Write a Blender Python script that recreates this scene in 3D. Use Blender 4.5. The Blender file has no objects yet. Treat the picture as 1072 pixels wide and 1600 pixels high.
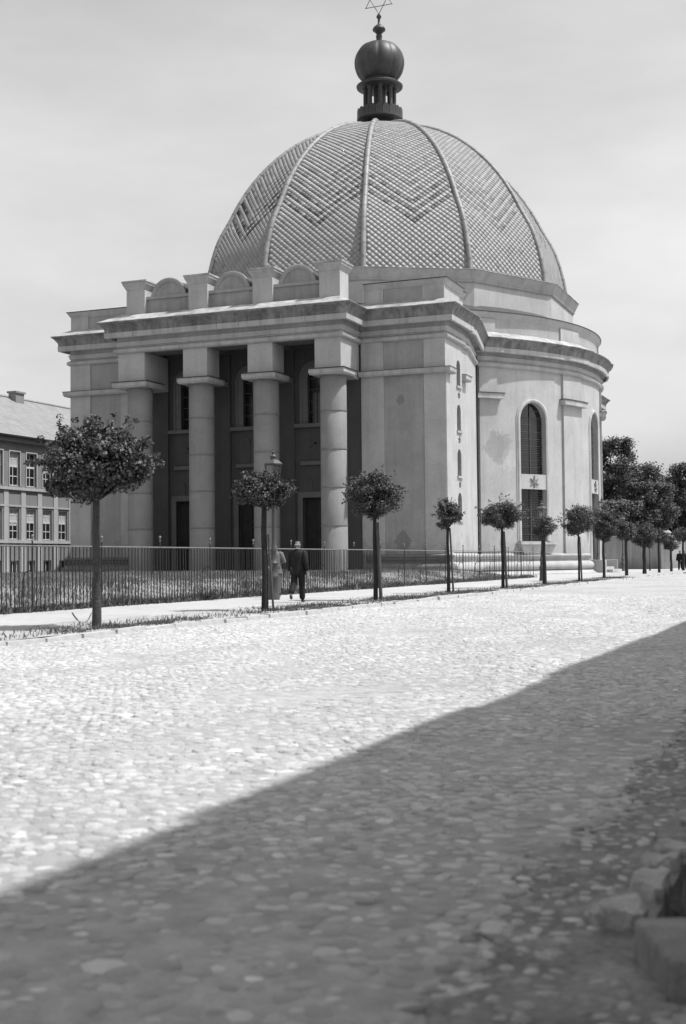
import bpy, math, random
import numpy as np
from mathutils import Matrix, Vector
random.seed(7)
rng = np.random.default_rng(11)
sc = bpy.context.scene
PI = math.pi
R_ = math.radians

# ------------------------------------------------------------------ camera
F_PX, YAW, ROLL, PITCH, EYE = 1986.3, .380677, .00942, .037914, 1.2   # focal length in pixels of the 1072x1600 plate
fw = Vector((-math.sin(YAW)*math.cos(PITCH), math.cos(YAW)*math.cos(PITCH), math.sin(PITCH)))
rt = Vector((math.cos(YAW), math.sin(YAW), 0)); up = rt.cross(fw)
cam_d = bpy.data.cameras.new('camera'); cam = bpy.data.objects.new('camera', cam_d)
sc.collection.objects.link(cam); sc.camera = cam
cr = rt*math.cos(ROLL)-up*math.sin(ROLL); cu = rt*math.sin(ROLL)+up*math.cos(ROLL)
m3 = Matrix((cr, cu, -fw)).transposed()
cam.matrix_world = Matrix.Translation((0, 0, EYE)) @ m3.to_4x4()
cam_d.sensor_fit = 'VERTICAL'; cam_d.sensor_height = 36.0; cam_d.lens = F_PX/1600*36
cam_d.clip_start = .05; cam_d.clip_end = 6000
cam_d.dof.use_dof = True; cam_d.dof.focus_distance = 62; cam_d.dof.aperture_fstop = 3.0

# ------------------------------------------------------------------ light
SUN_EL, SUN_AZ = 62.0, 12.5            # azimuth measured from +X towards +Y
sd = Vector((math.cos(R_(SUN_EL))*math.cos(R_(SUN_AZ)), math.cos(R_(SUN_EL))*math.sin(R_(SUN_AZ)), math.sin(R_(SUN_EL))))
sun_d = bpy.data.lights.new('sun', 'SUN'); sun_d.energy = 3.2; sun_d.angle = R_(.53); sun_d.color = (1, 1, 1)
sun = bpy.data.objects.new('sun', sun_d); sc.collection.objects.link(sun)
sun.rotation_euler = (-sd).to_track_quat('-Z', 'Y').to_euler(); sun.location = (60, 10, 90)
W = bpy.data.worlds.new('World'); sc.world = W; W.use_nodes = True
wn = W.node_tree; wn.nodes.clear()
wo = wn.nodes.new('ShaderNodeOutputWorld'); bg = wn.nodes.new('ShaderNodeBackground')
sky = wn.nodes.new('ShaderNodeTexSky'); sky.sky_type = 'NISHITA'; sky.sun_disc = False
sky.sun_elevation = R_(SUN_EL); sky.sun_rotation = R_(90-SUN_AZ); sky.air_density = 1.0; sky.dust_density = 2.5; sky.ozone_density = 1.0
bw = wn.nodes.new('ShaderNodeVectorMath'); bw.operation = 'DOT_PRODUCT'; bw.inputs[1].default_value = (0., .25, .75)   # an old plate, blind to red: blue sky records pale
wtc = wn.nodes.new('ShaderNodeTexCoord'); wmp = wn.nodes.new('ShaderNodeMapping'); wmp.inputs['Scale'].default_value = (1.4, 1.4, 4.2)
cl = wn.nodes.new('ShaderNodeTexNoise'); cl.inputs['Scale'].default_value = 1.7; cl.inputs['Detail'].default_value = 7; cl.inputs['Roughness'].default_value = .55
cmr = wn.nodes.new('ShaderNodeMapRange'); cmr.inputs[1].default_value = .35; cmr.inputs[2].default_value = .72; cmr.inputs[3].default_value = .90; cmr.inputs[4].default_value = 1.22
cm = wn.nodes.new('ShaderNodeMath'); cm.operation = 'MULTIPLY'
wn.links.new(sky.outputs[0], bw.inputs[0]); wn.links.new(wtc.outputs['Generated'], wmp.inputs[0]); wn.links.new(wmp.outputs[0], cl.inputs['Vector'])
wn.links.new(cl.outputs[0], cmr.inputs[0]); wn.links.new(cmr.outputs[0], cm.inputs[0]); wn.links.new(bw.outputs['Value'], cm.inputs[1])
wn.links.new(cm.outputs[0], bg.inputs[0]); bg.inputs[1].default_value = .108
wn.links.new(bg.outputs[0], wo.inputs[0])
sc.view_settings.view_transform = 'Standard'; sc.view_settings.look = 'None'
sc.view_settings.gamma = 1; sc.view_settings.use_curve_mapping = False; sc.view_settings.exposure = 0.75

# ------------------------------------------------------------------ helpers
def ray(px, py):
    X = px-536; Y = 800-py
    a = X*math.cos(ROLL)+Y*math.sin(ROLL); b = -X*math.sin(ROLL)+Y*math.cos(ROLL)
    return fw+rt*(a/F_PX)+up*(b/F_PX)
def onY(px, py, Y):
    d = ray(px, py); t = Y/d.y; return Vector((0, 0, EYE))+d*t
def project(P):
    """numpy array of points -> plate pixels and depth"""
    v = np.asarray(P, float)-np.array([0, 0, EYE]); w = v@np.array(fw)
    a = v@np.array(rt)/w*F_PX; b = v@np.array(up)/w*F_PX
    return 536+a*math.cos(ROLL)-b*math.sin(ROLL), 800-a*math.sin(ROLL)-b*math.cos(ROLL), w

MAT = {}
def mat(name, val, rough=.85, var=.12, scale=3.0, bump=0., bscale=30., streak=0., tone=False, spec=.3, patches=(), trans=0., fine=0., damp=None, metal=0.):
    """grey procedural material: mottling, fine grain, rain streaks, damp foot, patches of repaired or stained plaster, relief"""
    m = bpy.data.materials.new(name); m.use_nodes = True; nt = m.node_tree; N = nt.nodes; L = nt.links
    b = N['Principled BSDF']; b.inputs['Roughness'].default_value = rough; b.inputs['Specular IOR Level'].default_value = spec; b.inputs['Metallic'].default_value = metal
    tc = N.new('ShaderNodeTexCoord')
    def noise(s, detail=5, rgh=.6, sc3=None):
        n = N.new('ShaderNodeTexNoise'); n.inputs['Scale'].default_value = s; n.inputs['Detail'].default_value = detail; n.inputs['Roughness'].default_value = rgh
        if sc3:
            mp = N.new('ShaderNodeMapping'); mp.inputs['Scale'].default_value = sc3; L.new(tc.outputs['Object'], mp.inputs[0]); L.new(mp.outputs[0], n.inputs['Vector'])
        else: L.new(tc.outputs['Object'], n.inputs['Vector'])
        return n.outputs[0]
    def mr(x, a, bb, c, d):
        n = N.new('ShaderNodeMapRange'); n.clamp = True
        for i, v in enumerate((a, bb, c, d)): n.inputs[i+1].default_value = v
        L.new(x, n.inputs[0]); return n.outputs[0]
    def math_(op, x, y):
        n = N.new('ShaderNodeMath'); n.operation = op
        for i, v in enumerate((x, y)):
            if isinstance(v, (int, float)): n.inputs[i].default_value = v
            else: L.new(v, n.inputs[i])
        return n.outputs[0]
    c = mr(noise(scale), .3, .7, val*(1-var), val*(1+var))
    if fine: c = math_('MULTIPLY', c, mr(noise(scale*14, 3, .7), .3, .7, 1-fine, 1+fine))
    if streak: c = math_('MULTIPLY', c, mr(noise(1.0, 6, .65, (2.6, 2.6, .16)), .42, .72, 1+streak*.3, 1-streak))
    if damp:
        sep = N.new('ShaderNodeSeparateXYZ'); L.new(tc.outputs['Object'], sep.inputs[0])
        hgt = math_('ADD', sep.outputs[2], mr(noise(.9, 6, .65), .2, .8, damp[1], -damp[1]))
        c = math_('MULTIPLY', c, mr(hgt, damp[0]-.5, damp[0]+.5, 1-damp[2], 1))
    for (px, py, pz, pr, amt) in patches:
        vd = N.new('ShaderNodeVectorMath'); vd.operation = 'DISTANCE'; L.new(tc.outputs['Object'], vd.inputs[0]); vd.inputs[1].default_value = (px, py, pz)
        dd = math_('ADD', vd.outputs['Value'], mr(noise(1.6, 6, .6), .2, .8, -pr*.7, pr*.7))
        c = math_('MULTIPLY', c, mr(dd, pr*.86, pr*1.0, 1+amt, 1))
    if tone:
        at = N.new('ShaderNodeAttribute'); at.attribute_name = 'tone'; c = math_('MULTIPLY', c, at.outputs['Fac'])
    cmb = N.new('ShaderNodeCombineColor')
    for i in range(3): L.new(c, cmb.inputs[i])
    L.new(cmb.outputs[0], b.inputs['Base Color'])
    if bump:
        bp = N.new('ShaderNodeBump'); bp.inputs['Strength'].default_value = bump; bp.inputs['Distance'].default_value = .05
        L.new(noise(bscale, 6, .65), bp.inputs['Height']); L.new(bp.outputs[0], b.inputs['Normal'])
    if trans:
        tr = N.new('ShaderNodeBsdfTranslucent'); mx = N.new('ShaderNodeMixShader'); mx.inputs[0].default_value = trans
        L.new(cmb.outputs[0], tr.inputs[0]); L.new(b.outputs[0], mx.inputs[1]); L.new(tr.outputs[0], mx.inputs[2]); L.new(mx.outputs[0], N['Material Output'].inputs[0])
    MAT[name] = m; return m

COL = sc.collection
def tag(o, label=None, cat=None, group=None, kind=None):
    if label: o['label'] = label
    if cat: o['category'] = cat
    if group: o['group'] = group
    if kind: o['kind'] = kind
    return o
def empty(name, loc=(0, 0, 0), rz=0):
    o = bpy.data.objects.new(name, None); COL.objects.link(o); o.location = loc; o.rotation_euler = (0, 0, rz); o.empty_display_size = .2
    return o
def link(name, me, parent=None, loc=None):
    o = bpy.data.objects.new(name, me); COL.objects.link(o); o.parent = parent
    if loc is not None: o.location = loc
    return o
def npmesh(name, V, Fc, material, tone=None, smooth=False):
    """numpy verts (n,3), faces (m,k) all of one size"""
    V = np.asarray(V, np.float32); Fc = np.asarray(Fc, np.int32); k = Fc.shape[1]
    me = bpy.data.meshes.new(name); me.vertices.add(len(V)); me.vertices.foreach_set('co', V.ravel())
    me.loops.add(Fc.size); me.loops.foreach_set('vertex_index', Fc.ravel())
    me.polygons.add(len(Fc)); me.polygons.foreach_set('loop_start', np.arange(0, Fc.size, k, dtype=np.int32)); me.polygons.foreach_set('loop_total', np.full(len(Fc), k, np.int32))
    if smooth: me.polygons.foreach_set('use_smooth', np.ones(len(Fc), bool))
    me.update(calc_edges=True)
    if tone is not None:
        a = me.attributes.new('tone', 'FLOAT', 'FACE'); a.data.foreach_set('value', np.asarray(tone, np.float32))
    me.materials.append(MAT[material]); return me

class MB:
    def __init__(s): s.v = []; s.f = []; s.t = []
    def add(s, vs, fs, tone=1.):
        n = len(s.v); s.v += [tuple(p) for p in vs]
        for f in fs: s.f.append(tuple(i+n for i in f)); s.t.append(tone)
        return s
    def box(s, x0, x1, y0, y1, z0, z1, tone=1.):
        return s.add([(x0, y0, z0), (x1, y0, z0), (x1, y1, z0), (x0, y1, z0), (x0, y0, z1), (x1, y0, z1), (x1, y1, z1), (x0, y1, z1)],
                     [(0, 3, 2, 1), (4, 5, 6, 7), (0, 1, 5, 4), (1, 2, 6, 5), (2, 3, 7, 6), (3, 0, 4, 7)], tone)
    def frustum(s, cx, cy, z0, z1, a0, b0, a1, b1):
        q = [(-1, -1), (1, -1), (1, 1), (-1, 1)]
        return s.add([(cx+i*a0, cy+j*b0, z0) for i, j in q]+[(cx+i*a1, cy+j*b1, z1) for i, j in q],
                     [(0, 3, 2, 1), (4, 5, 6, 7), (0, 1, 5, 4), (1, 2, 6, 5), (2, 3, 7, 6), (3, 0, 4, 7)])
    def sbox(s, M, s0, s1, z0, z1, d0, d1):
        P = [M(a, b, c) for c in (d0, d1) for (a, b) in ((s0, z0), (s1, z0), (s1, z1), (s0, z1))]
        return s.add(P, [(0, 3, 2, 1), (4, 5, 6, 7), (0, 1, 5, 4), (1, 2, 6, 5), (2, 3, 7, 6), (3, 0, 4, 7)])
    def prism(s, poly, z0, z1):
        n = len(poly)
        return s.add([(x, y, z0) for x, y in poly]+[(x, y, z1) for x, y in poly],
                     [tuple(range(n-1, -1, -1)), tuple(range(n, 2*n))]+[(i, (i+1) % n, n+(i+1) % n, n+i) for i in range(n)])
    def lathe(s, prof, cx=0, cy=0, n=24, lobes=0, depth=0., a0=0.):
        P = []
        for r, z in prof:
            for k in range(n):
                a = a0+2*PI*k/n; rr = r*(1-depth*(1-abs(math.sin(a*lobes/2)))**2) if lobes else r
                P.append((cx+rr*math.cos(a), cy+rr*math.sin(a), z))
        Fs = [(i*n+k, i*n+(k+1) % n, (i+1)*n+(k+1) % n, (i+1)*n+k) for i in range(len(prof)-1) for k in range(n)]
        Fs.append(tuple(range(n-1, -1, -1))); Fs.append(tuple(range((len(prof)-1)*n, len(prof)*n)))
        return s.add(P, Fs)
    def tube(s, pts, rad, n=8):
        pts = [Vector(p) for p in pts]
        if isinstance(rad, (int, float)): rad = [rad]*len(pts)
        base = None; P = []
        for i, p in enumerate(pts):
            t = (pts[min(i+1, len(pts)-1)]-pts[max(i-1, 0)]).normalized()
            u = (t.orthogonal() if base is None else (base-t*base.dot(t))).normalized(); base = u; v = t.cross(u)
            P += [p+(u*math.cos(2*PI*k/n)+v*math.sin(2*PI*k/n))*rad[i] for k in range(n)]
        Fs = [(i*n+k, i*n+(k+1) % n, (i+1)*n+(k+1) % n, (i+1)*n+k) for i in range(len(pts)-1) for k in range(n)]
        Fs += [tuple(range(n-1, -1, -1)), tuple(range((len(pts)-1)*n, len(pts)*n))]
        return s.add(P, Fs)
    def sweep(s, path, prof, closed=False, capends=True):
        """profile (outward offset, z) along a plan path; outward is to the right of travel"""
        n = len(path); ms = []
        for i in range(n):
            def nrm(a, b):
                d = Vector((b[0]-a[0], b[1]-a[1])).normalized(); return Vector((d.y, -d.x))
            if closed or 0 < i < n-1:
                n1 = nrm(path[i-1], path[i]); n2 = nrm(path[i], path[(i+1) % n]); m = n1+n2; m = m/m.length; ms.append(m/max(.3, m.dot(n1)))
            elif i == 0: ms.append(nrm(path[0], path[1]))
            else: ms.append(nrm(path[-2], path[-1]))
        k = len(prof)
        P = [(path[i][0]+ms[i].x*o, path[i][1]+ms[i].y*o, z) for i in range(n) for o, z in prof]
        rngn = n if closed else n-1
        Fs = [(i*k+j, ((i+1) % n)*k+j, ((i+1) % n)*k+j+1, i*k+j+1) for i in range(rngn) for j in range(k-1)]
        if not closed and capends: Fs += [tuple(range(k)), tuple(range((n-1)*k+k-1, (n-1)*k-1, -1))]
        return s.add(P, Fs)
    def build(s, name, material, parent=None, loc=None, smooth=None, tone=False, bevel=0.):
        me = bpy.data.meshes.new(name); me.from_pydata(s.v, [], s.f); me.update()
        if tone:
            a = me.attributes.new('tone', 'FLOAT', 'FACE'); a.data.foreach_set('value', s.t)
        me.materials.append(MAT[material])
        if smooth:
            me.shade_smooth()
            if smooth < 180: me.set_sharp_from_angle(angle=R_(smooth))
        o = link(name, me, parent, loc)
        if bevel:
            md = o.modifiers.new('bevel', 'BEVEL'); md.width = bevel; md.segments = 2; md.limit_method = 'ANGLE'
        return o

# walls with openings, on any map M(s, z, d) -> point, d outward
def opening(c, w, z0, zs, arch=True, depth=.4): return dict(c=c, w=w, z0=z0, zs=zs, arch=arch, depth=depth)
def ztop(op, s):
    if not op['arch']: return op['zs']
    t = max(-1., min(1., (s-op['c'])/op['w'])); return op['zs']+op['w']*math.sqrt(max(0, 1-t*t))
def op_s(op, n=14):
    if not op['arch']: return [op['c']-op['w'], op['c']+op['w']]
    return [op['c']-op['w']*math.cos(PI*i/n) for i in range(n+1)]
def wall(mb, M, s0, s1, z0, z1, ops=(), ds=99.):
    br = {s0, s1}
    for o in ops: br |= set(op_s(o))
    n = max(1, int((s1-s0)/ds))
    br |= {s0+(s1-s0)*i/n for i in range(n+1)}
    br = sorted(b for b in br if s0-1e-6 <= b <= s1+1e-6)
    for a, b in zip(br, br[1:]):
        if b-a < 1e-5: continue
        mid = (a+b)/2; ca = cb = z0
        for o in sorted((o for o in ops if abs(mid-o['c']) < o['w']), key=lambda o: o['z0']):
            if o['z0'] > min(ca, cb)+1e-4: mb.add([M(a, ca, 0), M(b, cb, 0), M(b, o['z0'], 0), M(a, o['z0'], 0)], [(0, 1, 2, 3)])
            ca, cb = ztop(o, a), ztop(o, b)
        mb.add([M(a, ca, 0), M(b, cb, 0), M(b, z1, 0), M(a, z1, 0)], [(0, 1, 2, 3)])
    for o in ops:
        B = border(o); dp = o['depth']
        for p, q in zip(B, B[1:]+B[:1]): mb.add([M(p[0], p[1], 0), M(q[0], q[1], 0), M(q[0], q[1], -dp), M(p[0], p[1], -dp)], [(0, 1, 2, 3)])
    return mb
def border(o):
    c, w, z0, zs = o['c'], o['w'], o['z0'], o['zs']
    if not o['arch']: return [(c-w, z0), (c-w, zs), (c+w, zs), (c+w, z0)]
    return [(c-w, z0)]+[(s, ztop(o, s)) for s in op_s(o)]+[(c+w, z0)]
def fill(mb, M, o, d):
    S = op_s(o)
    for a, b in zip(S, S[1:]): mb.add([M(a, o['z0'], d), M(b, o['z0'], d), M(b, ztop(o, b), d), M(a, ztop(o, a), d)], [(0, 1, 2, 3)])
    return mb
def surround(mb, M, o, prof):
    """moulding along jambs and arch; prof = list of (outward from the opening edge, d)"""
    c, w, z0, zs = o['c'], o['w'], o['z0'], o['zs']
    B = [((c-w, z0), (-1, 0))]
    if o['arch']: B += [((c-w*math.cos(PI*i/20), zs+w*math.sin(PI*i/20)), (-math.cos(PI*i/20), math.sin(PI*i/20))) for i in range(21)]
    else: B += [((c-w, zs), (-1, 1)), ((c+w, zs), (1, 1))]
    B += [((c+w, z0), (1, 0))]
    k = len(prof); P = [M(p[0]+n[0]*e, p[1]+n[1]*e, d) for p, n in B for e, d in prof]
    Fs = [(i*k+j, (i+1)*k+j, (i+1)*k+j+1, i*k+j+1) for i in range(len(B)-1) for j in range(k-1)]
    return mb.add(P, Fs)
def star6(mb, M, s, z, r, d0=0., d1=.08, w=.07):
    """six thin rays, as the plaster stars on the walls"""
    for k in range(3):
        a = PI/2+k*PI/3; u = (math.cos(a), math.sin(a)); v = (-u[1], u[0])
        q = [(-r, 0), (0, -w), (r, 0), (0, w)]
        P = [M(s+u[0]*i+v[0]*j, z+u[1]*i+v[1]*j, d) for d in (d0, d1) for i, j in q]
        mb.add(P, [(4, 5, 6, 7), (0, 1, 5, 4), (1, 2, 6, 5), (2, 3, 7, 6), (3, 0, 4, 7)])
    return mb

# ------------------------------------------------------------------ materials (greys: the plate is black and white)
mat('plaster', .38, .9, .12, .45, bump=.3, bscale=26, streak=.10, fine=.07, damp=(2.2, 2.0, .2),
    patches=((10.65, 0, 11.2, .32, -.25), (10.7, 0, 2.3, .62, -.3), (13.2, 13.5, 9.2, 1.15, -.2), (13.9, 14.2, 8.3, .8, .12)))
mat('plaster_panel', .29, .9, .13, .6, bump=.3, bscale=26, streak=.12, fine=.07, damp=(2.2, 2.0, .2), patches=((10.65, -.0, 11.2, .32, -.28), (10.7, 0, 2.3, .62, -.32)))
mat('gable_plaster', .27, .9, .2, .8, bump=.25, bscale=26, streak=.2, fine=.06)
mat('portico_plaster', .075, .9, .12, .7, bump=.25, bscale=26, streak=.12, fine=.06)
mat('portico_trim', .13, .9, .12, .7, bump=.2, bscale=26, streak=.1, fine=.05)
mat('stucco_trim', .37, .85, .14, .8, bump=.15, bscale=20, streak=.2, fine=.06)
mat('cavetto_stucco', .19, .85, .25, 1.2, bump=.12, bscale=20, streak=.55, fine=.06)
mat('stone_column', .225, .9, .10, .9, bump=.4, bscale=45, streak=.08, fine=.10, damp=(1.6, .8, .15))
mat('plinth_shaded', .15, .85, .25, 1.1, bump=.25, bscale=22, fine=.1)  # darker copy of plinth_stone; shade on the tower fronts put into its colour
mat('plinth_stone', .34, .85, .16, 1.1, bump=.25, bscale=22, fine=.08)
mat('flashing', .33, .6, .45, 1.1, streak=.1, spec=.35, fine=.12)
mat('lead_dark', .05, .5, .3, 2.0, spec=.4)
mat('copper_dark', .04, .5, .4, 1.2, bump=.12, bscale=5, spec=.4, streak=.2)
mat('dome_slate', .235, .55, .10, 1.2, bump=.1, bscale=25, tone=True, spec=.45, fine=.06)
mat('dome_joint', .11, .9, .1)
mat('rib_metal', .22, .55, .2, 1.0, streak=.1, spec=.45)
mat('dark_glass', .012, .12, .3, 1.0, spec=.55, bump=.06, bscale=3)
mat('dark_room', .012, .9, .2)
mat('window_iron', .075, .6, .2)
mat('door_wood', .022, .6, .3, 2.5, streak=.3)
mat('ornament', .18, .8, .2, 3)
mat('iron', .018, .55, .3, 5, spec=.4)
mat('iron_top', .13, .45, .2, 5, spec=.5)
mat('lamp_iron', .055, .5, .2, 5, spec=.45)
mat('bark', .028, .9, .35, 9, bump=.8, bscale=18, streak=.25)
mat('bark_pale', .06, .9, .3, 12, bump=.6, bscale=22)
mat('stake_wood', .07, .85, .25, 8, streak=.3)
mat('leaf', .052, .5, .25, 3, tone=True, spec=.35, trans=.12)
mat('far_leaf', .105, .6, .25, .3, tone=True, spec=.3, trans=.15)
mat('grass', .17, .7, .25, .7, tone=True, trans=.25)
mat('weed', .10, .6, .3, 2, tone=True, trans=.25)
mat('lawn_soil', .22, .95, .3, .9, bump=.6, bscale=14, fine=.15)
mat('street_dirt', .35, .95, .16, .35, bump=.8, bscale=18, fine=.22)
mat('cobble', .455, .8, .12, 5, bump=.6, bscale=34, tone=True, spec=.25, fine=.16)
mat('path_gravel', .37, .95, .12, .5, bump=.35, bscale=22, fine=.10)
mat('verge_earth', .33, .95, .18, .6, bump=.6, bscale=14, fine=.14)
mat('kerb_granite', .42, .85, .16, 4, bump=.35, bscale=24, fine=.1)
mat('ground_far', .28, .95, .15, .05)
mat('pale_stone', .46, .9, .3, 9, bump=1.0, bscale=26, fine=.25)  # paler grey for a few of the near kerb stones
mat('gutter_earth', .22, .95, .40, 2.2, bump=1.0, bscale=16, fine=.25)
mat('kerb_dark', .22, .9, .3, 5, bump=.6, bscale=20, fine=.2)
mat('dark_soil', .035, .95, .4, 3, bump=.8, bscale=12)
mat('school_wall', .20, .9, .08, .6, bump=.15, bscale=20, streak=.12, fine=.04)
mat('school_trim', .36, .85, .08, 1, streak=.1)
mat('roof_tile', .22, .8, .14, 1.3, fine=.1, streak=.1)
mat('frame_white', .5, .5, .08, 4)
mat('curtain', .4, .9, .2, 6)
mat('garden_plaster', .25, .9, .2, .5, bump=.3, bscale=18, streak=.25, fine=.06, damp=(.8, .6, .3))
mat('house_wall', .72, .9, .1, .5, bump=.2, bscale=20)
mat('suit_black', .011, .8, .2, 8, bump=.2, bscale=14)
mat('jacket_grey', .13, .85, .15, 8, bump=.3, bscale=10)
mat('trousers_grey', .10, .85, .15, 8)
mat('skin', .28, .6, .08, 8)
mat('hair', .07, .7, .3, 30)
mat('hair_grey', .16, .7, .3, 30)
mat('shirt', .75, .8, .05, 10)
mat('shoe', .02, .35, .2, 8, spec=.5)
mat('sign_paint', .06, .5, .1)

# ------------------------------------------------------------------ ground
def sheet(name, x0, x1, y0, y1, zf, material, nx=1, ny=1):
    xs = np.linspace(x0, x1, nx+1); ys = np.linspace(y0, y1, ny+1); mb = MB()
    P = [(x, y, zf(x, y) if callable(zf) else zf) for y in ys for x in xs]
    return tag(mb.add(P, [(j*(nx+1)+i, j*(nx+1)+i+1, (j+1)*(nx+1)+i+1, (j+1)*(nx+1)+i) for j in range(ny) for i in range(nx)]).build(name, material, smooth=180), kind='structure')
KX, FX = -11.6, -17.75                    # kerb line, fence line
sheet('ground', -3000, 3000, -600, 3000, -.05, 'ground_far')
def undul(x, y): return .012*math.sin(x*1.7+y*.45)+.010*math.sin(y*1.3-x*.6)+.008*math.sin(x*3.1+1.3*y)
street = sheet('street', KX-.05, 3.35, -14, 260, lambda x, y: -.012+undul(x, y)*(1 if y < 60 else .3), 'street_dirt', 60, 500)
def verge_z(x, y):
    t = (KX-x)/(KX+13.9); return .045+.025*min(1, max(0, t))+.012*math.sin(y*1.9+x*2.3)*math.sin(y*.7)
sheet('verge', -14.0, KX-.12, -14, 260, verge_z, 'verge_earth', 10, 400)
sheet('pavement', FX-.3, -13.6, -14, 260, lambda x, y: .062+.006*math.sin(y*.8+x*1.2), 'path_gravel', 8, 260)
sheet('forecourt', -60, FX-.2, 75.2, 126, .055, 'path_gravel', 4, 8)
def lawn_z(x, y):
    t = min(1, max(0, (FX-x)/5.0)); t = t*t*(3-2*t); return .065+.46*t+.02*math.sin(x*1.1+y*.7)+.015*math.sin(y*1.7-x*.4)
sheet('lawn', -80, FX-.05, 2, 75.25, lawn_z, 'lawn_soil', 90, 120)
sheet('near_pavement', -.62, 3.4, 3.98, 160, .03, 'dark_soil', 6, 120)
gm_ = MB(); gys = np.arange(1.2, 60, .09); ge = [-1.10+.09*math.sin(2.3*v)+.05*math.sin(7.1*v+1)+.045*rng.normal() for v in gys]
gm_.add([(x, v, -.006+undul(x, v)) for v, e in zip(gys, ge) for x in (e, e*.75-.5*.25, e*.4-.5*.6, -.5)], [(a*4+c, a*4+c+1, a*4+c+5, a*4+c+4) for a in range(len(gys)-1) for c in range(3)])
tag(gm_.build('gutter', 'gutter_earth', smooth=180), kind='structure')
# left kerb: single low stones along the carriageway
kerb = tag(empty('kerb', (KX, 0, 0)), kind='structure')
kmesh = [MB().frustum(0, 0, -.1, .055+.012*i, .085, .49, .07, .475).build('kerb_stone', 'kerb_granite', kerb, (0, -90, 0)) for i in range(3)]
for i, y in enumerate(np.arange(6, 96, 1.0)):
    src = kmesh[int(rng.integers(3))]
    o = src.copy() if i > 2 else kmesh[i]
    if i > 2: COL.objects.link(o); o.parent = kerb
    o.location = (rng.normal(0, .018), float(y), rng.normal(0, .008)); o.rotation_euler = (rng.normal(0, .01), rng.normal(0, .02), rng.normal(0, .015))
# right kerb: rough broken stones, pale, with one squared block at the near end
kr = tag(empty('near_kerb', (-.70, 0, 0)), kind='structure')
def rough_stone(l, w, h, seed, jag=.18, n=7):
    r = np.random.default_rng(seed); P = []; rings = [(0, 1.0), (.45, 1.03), (.85, .98), (1.0, .82)]
    for zf, k in rings:
        for i in range(12):
            a = 2*PI*i/12; q = 1/max(abs(math.cos(a)), abs(math.sin(a)))**.95
            P.append((math.cos(a)*q*w/2*k*(1+r.normal(0, jag*.5)), math.sin(a)*q*l/2*k*(1+r.normal(0, jag*.5)), h*zf*(1+r.normal(0, .07))-.06))
    Fs = [(j*12+i, j*12+(i+1) % 12, (j+1)*12+(i+1) % 12, (j+1)*12+i) for j in range(3) for i in range(12)]+[tuple(range(36, 48))]
    return MB().add(P, Fs)
block = MB().add([(-.10, -.44, -.1), (.11, -.44, -.1), (.10, .44, -.1), (-.11, .44, -.1), (-.09, -.43, .16), (.10, -.44, .15), (.10, .43, .17), (-.10, .42, .17)],
                 [(0, 3, 2, 1), (4, 5, 6, 7), (0, 1, 5, 4), (1, 2, 6, 5), (2, 3, 7, 6), (3, 0, 4, 7)])
bo = block.build('kerb_stone', 'kerb_dark', kr, (.215, 3.78, -.045), bevel=.02); bo.scale = (.85, .44, .95); bo.rotation_euler = (0, 0, .40)
y = 4.15
for i in range(46):
    l = rng.uniform(.18, .42); h = rng.uniform(.09, .13)
    o = rough_stone(l*.8, rng.uniform(.12, .19), h, 100+i, .2).build('kerb_stone', 'pale_stone' if i in (0, 1, 2, 3, 5, 8) else 'kerb_dark', kr, (rng.normal(0, .025), y+l/2, 0), smooth=28); o.rotation_euler = (0, 0, rng.normal(0, .06))
    y += l+rng.uniform(.02, .12)

# ------------------------------------------------------------------ cobbles: real stones as far as they can be told apart
def cobble_proto(seed):
    r = np.random.default_rng(seed); n = 7; P = []
    sh = 1+r.normal(0, .15, n); tx, ty = r.normal(0, .28, 2)
    for k, zz in ((1.0, -.6), (.97, .15), (.74, .75)):
        for i in range(n):
            a = 2*PI*i/n; P.append((math.cos(a)*k*sh[i], math.sin(a)*k*sh[i], zz+(r.normal(0, .10)+tx*math.cos(a)*k+ty*math.sin(a)*k if zz > 0 else 0)))
    P.append((r.normal(0, .1), r.normal(0, .1), 1.0))
    T = []
    for j in range(2):
        for i in range(n):
            a, b, c, d = j*n+i, j*n+(i+1) % n, (j+1)*n+(i+1) % n, (j+1)*n+i; T += [(a, b, c), (a, c, d)]
    T += [(2*n+i, 2*n+(i+1) % n, 3*n) for i in range(n)]
    return np.array(P), np.array(T)
PROT = [cobble_proto(40+i) for i in range(28)]
cx_, cy_ = [], []
row = 0; yy = 2.0
while yy < 42:
    pitch = .082; xs = np.arange(KX+.15, -1.08, pitch*1.12)+(row % 2)*pitch*.56
    cx_.append(xs+rng.normal(0, .018, len(xs))); cy_.append(yy+rng.normal(0, .018, len(xs))); row += 1; yy += pitch*.92
CX = np.concatenate(cx_); CY = np.concatenate(cy_)
SA = rng.uniform(.028, .058, len(CX)); SA *= np.where(rng.random(len(CX)) < .08, 1.35, 1.0); SB = SA*rng.uniform(.6, 1.0, len(CX)); SH = rng.uniform(.002, .012, len(CX))*SA/.043; ROT = rng.uniform(-1.2, 1.2, len(CX))
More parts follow.
